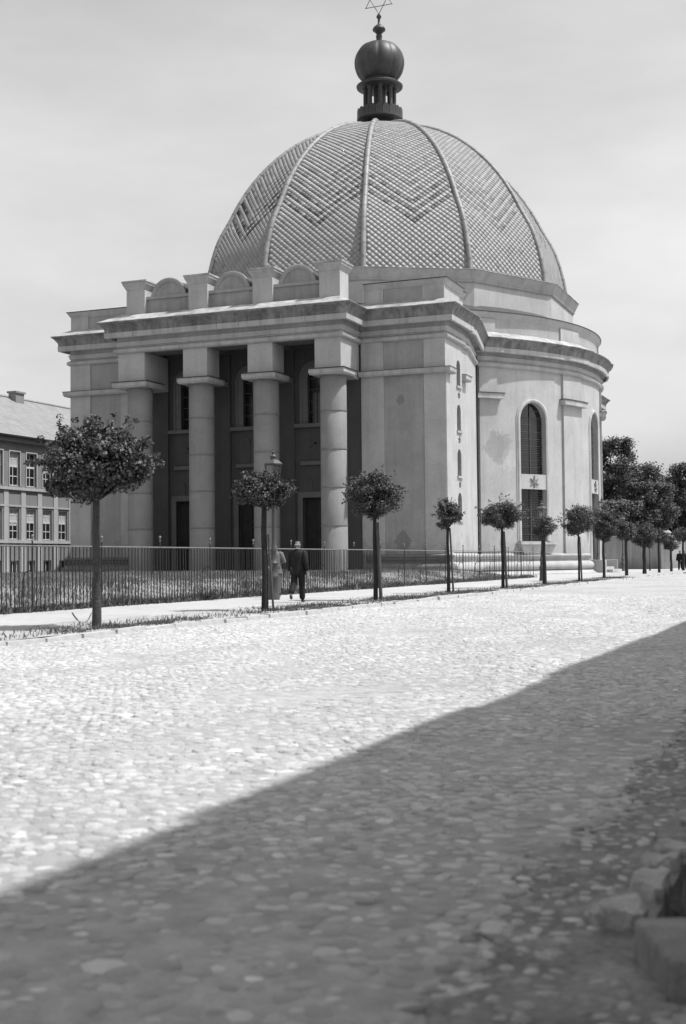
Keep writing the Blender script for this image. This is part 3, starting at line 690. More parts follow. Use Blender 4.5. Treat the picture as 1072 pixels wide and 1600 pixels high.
# slates
AP = np.stack([PRF[:, 0]*C15, PRF[:, 1]], 1); AL = np.concatenate([[0], np.cumsum(np.hypot(*np.diff(AP, axis=0).T))])
TD, TX = .222, .252                       # half diagonals of a slate, up the slope and across
tiles = []
apexL = np.interp(26.0, AP[:, 1], AL)
japex = int(round(apexL/TD)); japex += japex % 2
tr = np.random.default_rng(3)
fstr = {k: v for k, v in zip(range(12), [1.0, 1.0, .7, .9, .8, .7, .8, .6, .7, .8, .9, 1.3])}
for k in range(12):
    for j in range(1, int(AL[-1]/TD)):
        L = j*TD; r, z = np.interp(L, AL, AP[:, 0]), np.interp(L, AL, AP[:, 1]); hw = r*math.tan(R_(15))-.16
        dL = .2; r2, z2 = np.interp(L+dL, AL, AP[:, 0]), np.interp(L+dL, AL, AP[:, 1]); pit = math.atan2(r-r2, z2-z)
        for i in range(-18, 19):
            if (i+j) % 2 or abs(i*TX) > hw: continue
            m = (j-japex-abs(i))//2; t = 1.0+tr.normal(0, .05)+.10*min(1, L/20)
            if 0 <= m <= 28 and m % 2 == 0:
                stg = 1.0 if m < 6 else (.6 if m < 12 else .38)
                if tr.random() < .93: t *= 1-fstr[k]*stg*(.42+(.30 if tr.random() < .45 else 0))
            elif 0 < m < 12: t *= 1.08
            if tr.random() < .012: t *= .72
            tiles.append((k, i*TX, r, z, pit, t))
TG, TW = TD*.97, TX*.97
tile_v = np.array([(0, -TG, 0), (TW, 0, 0), (0, TG, 0), (-TW, 0, 0), (0, -TG, .007), (TW, 0, .005), (0, TG, .003), (-TW, 0, .005)])
tile_f = np.array([(4, 5, 6, 7), (0, 1, 5, 4), (1, 2, 6, 5), (2, 3, 7, 6), (3, 0, 4, 7)])
def tile_mat(k, s, r, z, pit):
    a = R_(30*k); e = np.array([math.sin(a), -math.cos(a), 0]); ax = np.array([math.cos(a), math.sin(a), 0])
    upv = -e*math.sin(pit)+np.array([0, 0, math.cos(pit)]); n = e*math.cos(pit)+np.array([0, 0, math.sin(pit)])
    return np.stack([ax, upv, n], 1), e*r+ax*s+np.array([0, 0, z])+n*.004
cam_l = np.array([-SX-DX, -SY-RY, EYE]); score = []
for t in tiles:
    Rm, T = tile_mat(*t[:5]); v = cam_l-T; d = np.linalg.norm(v); score.append(Rm[:, 2]@v/d**3 if T[2] > 23.4 else -1)
ordt = np.argsort(-np.array(score)); one = set(ordt[:300].tolist())
TV, TF, TT = [], [], []; tme = {}
for n, t in enumerate(tiles):
    Rm, T = tile_mat(*t[:5])
    if n in one:
        key = round(t[5]*14)/14
        if key not in tme: tme[key] = npmesh('slate_tile', tile_v, tile_f, 'dome_slate', np.full(5, key))
        o = link('slate_tile', tme[key], dome); M4 = Matrix([list(Rm[i])+[T[i]] for i in range(3)]+[[0, 0, 0, 1]]); o.matrix_local = M4
    else:
        TV.append(tile_v@Rm.T+T); TF.append(tile_f+8*len(TF)); TT.append(np.full(5, t[5]))
o = link('slate_tiles', npmesh('slate_tiles', np.concatenate(TV), np.concatenate(TF), 'dome_slate', np.concatenate(TT)), dome); o['kind'] = 'stuff'
# lantern
lan = empty('lantern', (DX, RY, 0)); lan.parent = syn
def lp(mb, name, material='copper_dark', smooth=40): return mb.build(name, material, lan, smooth=smooth)
lp(MB().lathe([(1.45, 37.4), (1.25, 37.8), (1.2, 38.3), (1.45, 38.45), (1.9, 38.52), (1.97, 38.58), (1.97, 38.72), (1.80, 38.80), (1.6, 38.8)], n=32), 'lantern_base')
q0 = None
for k in range(20):
    a = 2*PI*k/20; q = MB(); w = .29
    P = []
    for d in (1.80, 1.93):
        P += [(d, -w, 38.72), (d, w, 38.72), (d, w, 39.3), (d, w*.5, 39.46), (d, 0, 39.53), (d, -w*.5, 39.46), (d, -w, 39.3)]
    q.add(P, [tuple(range(6, -1, -1)), tuple(range(7, 14))]+[(i, (i+1) % 7, 7+(i+1) % 7, 7+i) for i in range(7)])
    if q0 is None: q0 = lp(q, 'crest_petal', smooth=None); o = q0
    else: o = q0.copy(); COL.objects.link(o)
    o.rotation_euler = (0, 0, a)
q0 = None
for k in range(8):
    a = R_(22.5+45*k)
    if q0 is None: q0 = lp(MB().lathe([(.24, 38.8), (.24, 39.2), (.19, 39.3), (.18, 41.1), (.25, 41.3), (.25, 41.5)], 1.22, 0, 14), 'lantern_column'); o = q0
    else: o = q0.copy(); COL.objects.link(o)
    o.rotation_euler = (0, 0, a)
lp(MB().lathe([(.55, 38.8), (.5, 41.5)], n=16), 'lantern_core')
lp(MB().lathe([(1.35, 41.30), (1.55, 41.36), (1.95, 41.40), (1.99, 41.55), (1.7, 41.72), (1.2, 42.2)], n=40), 'lantern_ring')
onion = [(1.15, 41.9), (1.5, 42.1), (1.84, 42.5), (2.05, 43.0), (2.13, 43.5), (2.08, 44.0), (1.88, 44.5), (1.5, 44.95), (.95, 45.2), (.45, 45.28), (.28, 45.34)]
lp(MB().lathe([tuple(p) for p in catmull(onion, 4)], n=100, lobes=10, depth=.05, a0=0), 'onion_dome', smooth=180)
lp(MB().lathe([(.27, 45.25), (.24, 45.7), (.27, 45.8), (.27, 45.95), (.2, 46.05), (.34, 46.25), (.54, 46.4), (.56, 46.52), (.42, 46.72), (.2, 46.9), (.11, 47.0), (.10, 47.4), (.19, 47.5), (.22, 47.62), (.15, 47.75), (.06, 47.88)], n=20), 'finial', smooth=60)
for flip in (0, 1):
    r = 1.38; zc = 49.22; q = MB()
    pts = [(r*math.cos(R_(90+180*flip+120*i)), 0, zc+r*math.sin(R_(90+180*flip+120*i))) for i in range(3)]
    for i in range(3):
        q.tube([pts[i], pts[(i+1) % 3]], .03, 6); q.lathe([(.0, pts[i][2]-.06), (.055, pts[i][2]), (.0, pts[i][2]+.06)], pts[i][0], 0, 8)
    lp(q, 'star_triangle', 'lead_dark')
# downpipe in the corner, drainpipe clips, side entrance
q = MB().tube([(12.35, 11.0, 15.9), (12.32, 11.6, 15.4), (12.30, 11.75, 14.8), (12.24, 11.9, 1.7), (12.3, 11.8, .4)], .085, 10)
for z in (3.0, 6, 9, 12): q.tube([(12.25, 11.88, z-.04), (12.25, 11.88, z+.04)], .11, 10)
part(q, 'downpipe', 'iron')
st = empty('entrance_steps', (0, 0, 0)); st.parent = syn
for i, dd in enumerate((2.6, 2.0, 1.4, .8)):
    q = MB(); qs = np.linspace(83.3+.7*i, 97-.7*i, 8)
    for j in range(7): q.sbox(MR, R_(qs[j]), R_(qs[j+1]), -.1+.2*i, .10+.2*i, -.3, dd-.4)
    part(q, 'step', 'stucco_trim', st)
for a in (82.0, 98.5): part(MB().sbox(MR, R_(a-.8), R_(a+.8), -.1, 1.05, -.3, 1.25), 'step_cheek', 'plinth_stone', st, bevel=.03)
# rear tower caps and cornice, whose tips show beyond the rotunda
RO = [(12.0, YB-12.6), (HW-.16, YB-5.3), (HW-.16, YB-3.55), (HW, YB-3.55), (HW, YB), (-HW, YB), (-HW, YB-5.3)]
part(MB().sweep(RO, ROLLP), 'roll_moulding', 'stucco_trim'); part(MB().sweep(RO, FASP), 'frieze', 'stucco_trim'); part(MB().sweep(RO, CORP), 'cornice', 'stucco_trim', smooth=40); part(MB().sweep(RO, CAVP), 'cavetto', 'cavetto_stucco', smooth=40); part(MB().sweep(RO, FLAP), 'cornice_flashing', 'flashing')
part(MB().sweep(RO[1:], [(o+.06, z) for o, z in SP]), 'string_course', 'stucco_trim')
# gas lantern head: tapered glass box, iron corners, roof, chimney and knob ------------
def lantern_head(parent, base, s=1.0):
    x, y, z = base; h = .62*s; a0, a1 = .15*s, .26*s; hd = empty('lantern_head', (0, 0, 0)); hd.parent = parent
    q = MB(); n = 6
    P = [(x+a*math.cos(2*PI*k/n), y+a*math.sin(2*PI*k/n), zz) for a, zz in ((a0, z), (a1, z+h)) for k in range(n)]
    for k in range(n): q.add([P[k], P[(k+1) % n], P[n+(k+1) % n], P[n+k]], [(0, 1, 2, 3)])
    q.build('glass', 'lamp_glass', hd)
    q = MB()
    for k in range(n): q.tube([P[k], P[n+k]], .016*s, 5); q.tube([P[k], P[(k+1) % n]], .016*s, 5); q.tube([P[n+k], P[n+(k+1) % n]], .022*s, 5)
    q.build('frame', 'lamp_iron', hd)
    MB().lathe([(a1*1.14, z+h), (a1*1.16, z+h+.03), (a1*.62, z+h+.14*s), (a1*.36, z+h+.16*s), (a1*.34, z+h+.23*s), (a1*.46, z+h+.245*s), (a1*.2, z+h+.30*s), (.03, z+h+.32*s)], x, y, 6).build('lantern_roof', 'lamp_iron', hd)
    MB().lathe([(.02, z+h+.32*s), (.045, z+h+.35*s), (.05, z+h+.38*s), (.02, z+h+.41*s), (.012, z+h+.46*s)], x, y, 8).build('knob', 'lamp_iron', hd)
    MB().lathe([(.03, z-.04), (.035, z+.1), (.02, z+.12), (.02, z+.3), (.035, z+.34), (.03, z+.42)], x, y, 8).build('burner', 'frame_white', hd)
    return hd
gm = bpy.data.materials.new('lamp_glass'); gm.use_nodes = True; MAT['lamp_glass'] = gm
nt = gm.node_tree; nt.nodes.clear(); mo = nt.nodes.new('ShaderNodeOutputMaterial'); mx = nt.nodes.new('ShaderNodeMixShader'); tb_ = nt.nodes.new('ShaderNodeBsdfTransparent'); gl = nt.nodes.new('ShaderNodeBsdfGlossy')
tb_.inputs[0].default_value = (.8, .8, .8, 1); gl.inputs['Roughness'].default_value = .08; mx.inputs[0].default_value = .14
nt.links.new(tb_.outputs[0], mx.inputs[1]); nt.links.new(gl.outputs[0], mx.inputs[2]); nt.links.new(mx.outputs[0], mo.inputs[0])
def lamp_post(x, y, top, label, z0=.06):
    r = tag(empty('street_lamp', (x, y, z0)), label, 'lamp', 'gas lamps along the pavement')
    H = top-z0-1.08
    MB().lathe([(.17, -.05), (.17, .10), (.15, .14), (.14, .55), (.15, .6), (.165, .66), (.15, .72), (.115, .78), (.11, .98), (.13, 1.02), (.14, 1.08), (.11, 1.13), (.085, 1.2), (.08, 1.4)], 0, 0, 16).build('pedestal', 'lamp_iron', r, smooth=35)
    MB().lathe([(.075, 1.38), (.09, 1.42), (.09, 1.47), (.065, 1.52), (.055, 1.7), (.048, H-.25), (.06, H-.22), (.06, H-.18), (.045, H-.14), (.04, H)], 0, 0, 14).build('shaft', 'lamp_iron', r, smooth=35)
    MB().tube([(-.26, 0, H-.45), (.26, 0, H-.45)], .014, 6).build('ladder_bar', 'lamp_iron', r)
    q = MB()
    for k in range(4):
        a = k*PI/2+.4; q.tube([(0, 0, H-.12), (.12*math.cos(a), .12*math.sin(a), H-.08), (.15*math.cos(a), .15*math.sin(a), H)], .014, 5)
    q.build('lantern_cradle', 'lamp_iron', r)
    lantern_head(r, (0, 0, H)); return r
lamp_post(-15.7, 33.75, 4.47, 'cast-iron gas lamp nearest the camera, behind the small tree beside the walking man')
lamp_post(-14.6, 63.6, 4.16, 'gas lamp whose lantern shows above the smallest tree before the dark arched window')
lamp_post(-18.3, 98.7, 4.9, 'gas lamp with ringed base standing at the side door steps')
lamp_post(-18.0, 108.4, 4.9, 'farther gas lamp standing beyond the side door steps before the garden wall')
wl = empty('wall_lantern', (0, 0, 0)); wl.parent = syn
A = R_(82.3); P0 = Vector(MR(A, 4.6, 0)); P1 = Vector(MR(A, 4.75, 1.0))
MB().tube([P0, P0.lerp(P1, .5)+Vector((0, 0, .25)), P1], .035, 6).build('bracket', 'lamp_iron', wl)
MB().tube([P0+Vector((0, 0, .6)), P1], .02, 6).build('stay', 'lamp_iron', wl)
lantern_head(wl, tuple(P1), 1.1)

# ------------------------------------------------------------------ iron fence
fence = tag(empty('iron_fence', (FX, 0, 0)), 'long black iron fence with ball-topped posts in front of the lawn', 'fence')
FH = 1.60
def fpost(x, y, sh=[None]):
    z = lawn_z(FX-.1, y)-.05
    if sh[0] is None:
        p = MB().tube([(0, 0, -.1), (0, 0, 1.72)], .021, 8).build('post', 'iron', fence)
        MB().lathe([(.0, 1.70), (.022, 1.72), (.024, 1.745), (.012, 1.77), (.014, 1.79), (.03, 1.81), (.037, 1.84), (.03, 1.87), (.0, 1.885)], 0, 0, 10).build('ball_finial', 'iron_top', p, smooth=60)
        MB().tube([(0, 0, 1.0), (-.07, -.0, 1.04), (-.2, 0, 1.0), (-.27, 0, .8), (-.3, 0, .0)], .012, 6).build('brace', 'iron', p)
        sh[0] = p; o = p
    else:
        o = sh[0].copy(); COL.objects.link(o); o.parent = fence
        for c in sh[0].children: d = c.copy(); COL.objects.link(d); d.parent = o
    o.location = (x-FX, y, z); return o
posts = [20.49+2.95*k for k in range(19)]+[]
YE = 75.0-.10; posts = [YE-2.945*k for k in range(19)]
for yv in posts: fpost(FX, yv)
for xv in (-19.4, -21.05): fpost(xv, YE)
y0 = posts[-1]-1.2
MB().tube([(0, y0, FH), (0, YE, FH)], .02, 8).build('top_rail', 'iron_top', fence)
MB().box(-.02, .02, y0, YE, .17, .195).build('bottom_rail', 'iron', fence)
MB().tube([(0, YE, FH), (-22.66-FX, YE, FH)], .02, 8).build('top_rail', 'iron', fence)
MB().box(-22.66-FX, 0, YE-.02, YE+.02, .17, .195).build('bottom_rail', 'iron', fence)
pk = MB().tube([(0, 0, .10), (0, 0, FH)], .0145, 6).build('picket', 'iron', fence); first = True
spots = []
for a, bb in zip(posts[::-1], posts[::-1][1:]):
    if a > 46.5: break
    spots += [(0, a+(bb-a)*i/18) for i in range(1, 18)]
spots += [(0, posts[-1]-.164*i) for i in range(1, 7)]+[(-.19*i, YE) for i in range(1, 26)]
for (x, yv) in spots:
    o = pk if first else pk.copy()
    if not first: COL.objects.link(o); o.parent = fence
    first = False; o.location = (x+rng.normal(0, .004), yv+rng.normal(0, .006), 0); o.rotation_euler = (rng.normal(0, .004), rng.normal(0, .004), 0)

# ------------------------------------------------------------------ trees
def leaves(n, cen, rad, size, seed, shell=.35, droop=.0, tone=(.35, 2.1)):
    """leaf cards: folded rhombs spread over clumps"""
    r = np.random.default_rng(seed); k = r.integers(0, len(cen), n)
    d = r.normal(0, 1, (n, 3)); d /= np.linalg.norm(d, axis=1)[:, None]
    rr = (shell+(1-shell)*r.random(n))**.6 if shell >= 0 else np.minimum(np.abs(r.normal(0, .6, n)), 1.2)
    P = cen[k]+d*rad[k][:, None]*rr[:, None]*np.array([1, 1, .8])
    nz = d*.8+r.normal(0, .55, (n, 3))+np.array([0, 0, .55]); nz /= np.linalg.norm(nz, axis=1)[:, None]
    t = np.cross(nz, r.normal(0, 1, (n, 3))); t /= np.linalg.norm(t, axis=1)[:, None]; t[:, 2] -= droop; t /= np.linalg.norm(t, axis=1)[:, None]
    s = np.cross(nz, t); L = size*r.uniform(.6, 1.25, n)[:, None]; wd = L*.36
    A = P-t*L*.5; B = P+s*wd+nz*L*.10; C_ = P+t*L*.5; D = P-s*wd+nz*L*.10
    V = np.stack([A, B, C_, D], 1).reshape(-1, 3); i4 = np.arange(n)*4
    Fc = np.concatenate([np.stack([i4, i4+1, i4+2], 1), np.stack([i4, i4+2, i4+3], 1)])
    tn = r.uniform(tone[0], tone[1], n); return V, Fc, np.concatenate([tn, tn])
def street_tree(i, px_, y, top, bot, halfw, label, n=4200, leaf=.085, stake=None, trunk=.075, off=0., lean=0., pale=False, seed=0):
    x = -13.4+off; z0 = .06
    r = tag(empty('street_tree', (x, y, z0)), label, 'tree', 'young round-headed street trees')
    r_ = np.random.default_rng(200+i+seed); zc = (top+bot)/2-z0; hz = (top-bot)/2
    cen, rad = [], []
    wob = r_.uniform(.82, 1.12, 4)
    for k in range(58):
        d = r_.normal(0, 1, 3); d /= np.linalg.norm(d); q = r_.random()**.38
        cr_ = halfw*r_.uniform(.22, .38); p = d*q*np.array([halfw-cr_*.75, halfw-cr_*.75, max(hz-cr_*.6, hz*.45)]); p[2] += hz*(.10-.25*(p[0]**2+p[1]**2)/halfw**2); qd = int((math.atan2(p[2], p[0])+PI)/(PI/2)) % 4; p = p*wob[qd]
        cen.append(p+np.array([lean, 0, zc])); rad.append(cr_)
    cen = np.array(cen); rad = np.array(rad)
    V, Fc, tn = leaves(int(n*5.5), cen, rad*1.04, leaf*.66, 300+i, .05, .25)
    # stray shoots breaking the outline
    sv = []
    for k in range(46):
        d = r_.normal(0, 1, 3); d[2] = abs(d[2])*.9-.15; d /= np.linalg.norm(d); b0 = np.array([lean, 0, zc])+d*np.array([halfw, halfw, hz])*.85
        sv.append((b0, d))
    cs = np.array([b0+d*halfw*r_.uniform(.12, .32)*t for b0, d in sv for t in (.2, .6, 1.0)]); V2, F2, t2 = leaves(int(n*.22), cs, np.full(len(cs), halfw*.07), leaf*.7, 500+i, .2, .2)
    Fc = np.concatenate([Fc, F2+len(V)]); V = np.concatenate([V, V2]); tn = np.concatenate([tn, t2])
    link('crown', npmesh('crown', V, Fc, 'leaf', tn), r)
    hb = bot-z0+.12; q = MB(); q.tube([(0, 0, -.15), (trunk*.15, 0, hb*.4), (-.02+lean*.4, .01, hb*.75), (lean*.7, 0, hb+.1)], [trunk*1.18, trunk*.95, trunk*.88, trunk*.8], 12)
    tk = q.build('trunk', 'bark_pale' if pale else 'bark', r, smooth=60)
    q = MB()
    for k in range(9):
        p = cen[k]; q.tube([(lean*.7, 0, hb), tuple((np.array([lean*.7, 0, hb])*.5+p*.5)+np.array([0, 0, -.05])), tuple(p)], [trunk*.5, trunk*.33, .012], 6)
    q.build('branches', 'bark', r, smooth=60)
    if stake:
        dx, dy, ht, rs = stake
        s_ = tag(MB().tube([(0, 0, -.2), (-dx*.35, -dy*.35, ht*.6), (-dx*.6, -dy*.6, ht)], [rs, rs, rs*.9], 8).build('tree_stake', 'stake_wood', None, (x+dx, y+dy, z0), smooth=60), 'wooden stake beside the '+label.split(',')[0], 'stake', 'tree stakes')
    return r
def px_off(px_, py_, z=.06):
    d = ray(px_, py_); t = (z-EYE)/d.z; return Vector((0, 0, EYE))+d*t
TREES = [ # px, base y px, top px y, bottom px y, crown half width px, label, extras
 (151, 981, 656, 792, 93, 'largest street tree, wide-crowned and thick-trunked, nearest the camera at the far left', dict(n=7000, leaf=.105, trunk=.076, seed=3)),
 (414, 954, 738, 800, 48, 'small flat-topped street tree in front of the first gas lamp', dict(n=3600, leaf=.09, trunk=.075, stake=(.22, .02, 1.75, .028))),
 (587, 938, 735, 818, 47, 'round street tree on two stems in front of the right-hand column', dict(n=4200, leaf=.085, trunk=.06, stake=(.17, .0, 2.2, .055))),
 (701, 927, 778, 830, 24, 'thin sparse street tree before the sunlit corner of the building', dict(n=1500, leaf=.085, trunk=.055, stake=(.17, .02, 2.2, .035))),
 (786, 919, 778, 832, 38, 'bushy street tree in front of the downpipe, left of the dark arched window', dict(n=3200, leaf=.09, trunk=.06, stake=(.16, 0, 2.2, .05))),
 (851, 913, 806, 847, 21, 'smallest round street tree, below the second gas lamp', dict(n=1600, leaf=.085, trunk=.085)),
 (905, 908, 790, 839, 32, 'round street tree before the sunlit pilaster, right of the smallest tree', dict(n=2600, leaf=.10, trunk=.05, stake=(.14, 0, 2.2, .045))),
 (944, 903.5, 790, 852, 22, 'taller street tree in front of the side door steps', dict(n=2200, leaf=.11, trunk=.075)),
 (979, 901, 812, 850, 18, 'ninth street tree of the row, its trunk before the left part of the garden wall', dict(n=1500, leaf=.12, trunk=.10)),
 (1007, 899.5, 814, 862, 22, 'dark street tree beside the round sign', dict(n=1700, leaf=.13, trunk=.13)),
 (1030, 897.5, 826, 850, 17, 'street tree just right of the round sign', dict(n=1200, leaf=.13, trunk=.09)),
 (1049, 896.5, 836, 864, 15, 'street tree left of the two distant people', dict(n=1000, leaf=.13, trunk=.10)),
 (1068, 895.5, 824, 850, 18, 'street tree at the right edge, before the two distant people', dict(n=1100, leaf=.13, trunk=.10)),
]
for i, (px_, by_, ty_, bt_, hw_, lab, ex) in enumerate(TREES):
    P = px_off(px_, by_)
    if i > 7: P = Vector((-13.4, 0, .06)); d = ray(px_, 890); P.y = -13.4/d.x*d.y
    d0 = (P-Vector((0, 0, EYE))).dot(fw); top = EYE; 
    def zat(pyv):
        d = ray(px_, pyv); return EYE+d.z*(P.y/d.y)
    street_tree(i, px_, P.y, zat(ty_), zat(bt_), hw_*d0/F_PX, lab, off=P.x+13.4, pale=(i == 0), **ex)

# big trees behind the garden wall
def big_tree(x, y, h, spread, label, seed, n=52000, low=2.0, leaf=.34, tone=(.6, 1.3)):
    r = tag(empty('park_tree', (x, y, 0)), label, 'tree', 'tall trees behind the garden wall'); q = np.random.default_rng(seed)
    cen, rad = [], []
    for k in range(150):
        u = q.random()**.8; z = low+(h-low)*u; w = spread*math.sin(PI*min(1, .18+.8*(1-u)**.9))**.8*(.7+.3*q.random()); a = q.random()*2*PI
        cen.append((w*math.cos(a)*q.random()**.4, w*math.sin(a)*q.random()**.4, z)); rad.append(q.uniform(.12, .24)*spread)
    cen = np.array(cen); rad = np.array(rad); cen[:, 2] = np.minimum(cen[:, 2], h-rad)
    V, Fc, tn = leaves(n, cen, rad*np.array(1.0), leaf, seed+1, -1, .3, tone)
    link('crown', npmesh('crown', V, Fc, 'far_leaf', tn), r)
    b = MB().tube([(0, 0, -.2), (.1, 0, h*.25), (-.1, .1, h*.55), (.1, 0, h*.85)], [.38, .3, .2, .06], 10)
    b.build('trunk', 'bark', r, smooth=60); b = MB()
    for k in range(14): b.tube([(0, 0, h*.22+cen[k][2]*.3), tuple((cen[k]+np.array([0, 0, h*.25+cen[k][2]*.3]))*.5), tuple(cen[k])], [.14, .09, .03], 6)
    b.build('branches', 'bark', r); return r
for px_, ty_, Y, spr, lab, sd_ in [
 (940, 682, 138, 4.6, 'tallest dark park tree rising right beside the building, feathery at its top', 61),
 (985, 722, 142, 4.2, 'dark park tree right of the tallest one, behind the garden wall', 63),
 (1012, 752, 134, 3.2, 'lower bushy park tree behind the middle of the garden wall', 65),
 (1048, 748, 150, 4.0, 'dense park tree above the end of the garden wall', 67),
 (1085, 722, 146, 4.2, 'park tree cut by the right edge of the picture', 69),
 (960, 780, 131, 3.4, 'low dark park tree filling the gap under the tallest one', 71),
 (1026, 744, 147, 4.4, 'park tree filling the dip before the end of the garden wall', 75),
 (915, 740, 150, 4.5, 'park tree mostly hidden behind the building, left of the tallest one', 73)]:
    P = onY(px_, ty_, Y); big_tree(P.x, P.y, P.z, spr, lab, sd_, leaf=.25)

# ------------------------------------------------------------------ garden wall with gate pier, sign
gw = tag(empty('garden_wall', (-16.9, 126, 0)), 'tall grey plastered garden wall behind the farthest street trees', 'wall')
MB().box(-28, 0, 0, .35, -.1, 3.25).build('wall_front', 'garden_plaster', gw)
MB().box(-28, .08, -.06, .41, 3.252, 3.4).build('coping', 'stucco_trim', gw)
MB().box(-.35, .0, .352, 90, -.1, 3.25).build('wall_side', 'garden_plaster', gw); MB().box(-.41, .06, .412, 90, 3.252, 3.4).build('coping', 'stucco_trim', gw)
gp = MB().box(-.3, .55, -.35, .5, -.1, 3.55).build('gate_pier', 'stucco_trim', gw, bevel=.03); MB().frustum(.125, .075, 3.55, 3.8, .52, .52, .3, .3).build('pier_cap', 'stucco_trim', gp)
for s in np.arange(-26, -1, 3.2): MB().box(s, s+.5, -.09, .0, -.1, 3.24).build('pier', 'garden_plaster', gw)
sg_ = tag(empty('round_sign', (-15.95, 109.7, .05)), 'dark round sign on a thin post before the garden wall', 'sign')
MB().lathe([(.07, -.1), (.07, .55), (.035, .6), (.03, 2.6)], 0, 0, 10).build('post', 'iron', sg_, smooth=40)
q = MB(); n = 24; P = [(.36*math.cos(2*PI*k/n), yv, 2.35+.36*math.sin(2*PI*k/n)) for yv in (-.06, -.03) for k in range(n)]
q.add(P, [tuple(range(n)), tuple(range(2*n-1, n-1, -1))]+[(k, n+k, n+(k+1) % n, (k+1) % n) for k in range(n)]).build('disc', 'sign_paint', sg_)

# ------------------------------------------------------------------ school building on the left
BX = -57.0
SK = 1.11                                          # standing clear of the synagogue's shadow
sch = tag(empty('school_building', (BX*SK, 60*SK, EYE*(1-SK))), 'grey two-storey school with rows of tall windows, left of the synagogue', 'building')
sch.scale = (SK, SK, SK)
MC = lambda s, z, d: (d, s, z)                      # s = y-60
wins = []
for k in range(-7, 8):
    s = 79.62-60+2.06*k
    for z0, z1, hw in ((6.9, 9.4, .62), (2.95, 5.2, .58), (.40, 1.4, .5)): wins.append(opening(s, hw, z0, z1, False, .28))
wall(MB(), MC, -8, 36, 0, 10.5, wins).build('facade', 'school_wall', sch)
MB().box(-12, -.3, -8, 36, 0, 10.45).build('body', 'dark_room', sch)
wr = random.Random(4)
for o in wins:
    c, w, z0, z1 = o['c'], o['w'], o['z0'], o['zs']
    q = MB(); q.sbox(MC, c-w, c-w+.07, z0, z1, -.24, -.15).sbox(MC, c+w-.07, c+w, z0, z1, -.24, -.15).sbox(MC, c-w+.07, c+w-.07, z0, z0+.07, -.24, -.15).sbox(MC, c-w+.07, c+w-.07, z1-.07, z1, -.24, -.15)
    h = z1-z0
    q.sbox(MC, c-.03, c+.03, z0+.07, z1-.07, -.23, -.16)
    if h > 1.5:
        q.sbox(MC, c-w+.07, c+w-.07, z0+h*.55, z0+h*.61, -.23, -.155).sbox(MC, c-w+.07, c+w-.07, z0+h*.27, z0+h*.295, -.22, -.17).sbox(MC, c-w+.07, c+w-.07, z0+h*.79, z0+h*.815, -.22, -.17)
    f_ = q.build('window', 'frame_white', sch)
    MB().sbox(MC, c-w+.02, c+w-.02, z0+.02, z1-.02, -.20, -.195).build('pane', 'dark_glass', f_)
    if h > 1.5 and wr.random() < .9: MB().sbox(MC, c-w+.05, c+w-.05, z0+h*wr.choice((.56, .6, .45)), z1-.05, -.192, -.188).build('curtain', 'curtain', f_)
    if z0 > 5: surround(MB(), MC, o, [(0, -.05), (0, .05), (.1, .05), (.1, 0)]).build('window_trim', 'school_trim', f_); 
for k in range(-7, 9):
    s = 79.62-60+2.06*(k-.5); MB().sbox(MC, s-.27, s+.27, 0, 6.55, 0, .06).build('pilaster_strip', 'school_trim', sch)
for z, dd in ((6.58, .16), (2.68, .14), (5.35, .07)): MB().sbox(MC, -8, 36, z, z+(.2 if dd > .1 else .12), 0, dd).build('band', 'school_trim', sch)
MB().sbox(MC, -8, 36, 10.1, 10.42, 0, .3).build('eaves', 'school_wall', sch); MB().sbox(MC, -8, 36, 10.44, 10.56, -.05, .55).build('gutter', 'iron', sch)
q = MB(); ns = 44                                    # tiled slope in slightly uneven courses
for i in range(16):
    x0, x1 = .5-.38*i, .5-.38*(i+1)-.03; za, zb = 10.5+.247*i, 10.5+.247*(i+1)
    q.add([(x0, -8, za+.05), (x0, 36, za+.05), (x1, 36, zb+.06), (x1, -8, zb+.06), (x0, -8, za-.02), (x0, 36, za-.02)], [(0, 1, 2, 3), (4, 5, 1, 0)])
q.add([(-5.6, -8, 14.5), (-5.6, 36, 14.5), (-12, 36, 10.5), (-12, -8, 10.5)], [(0, 1, 2, 3)])
rf = q.build('roof', 'roof_tile', sch); MB().tube([(-5.6, -8, 14.52), (-5.6, 36, 14.52)], .13, 8).build('ridge', 'roof_tile', rf)
P = onY(27, 632, 84.0); MB().box(-5.6, -4.9, 24.4, 25.5, 13.6, 14.85).box(-5.7, -4.8, 24.3, 25.6, 14.85, 15.0).build('chimney', 'school_wall', rf)
MB().tube([(.16, 24.75, 10.4), (.16, 24.75, .3)], .07, 8).build('downpipe', 'iron', sch)

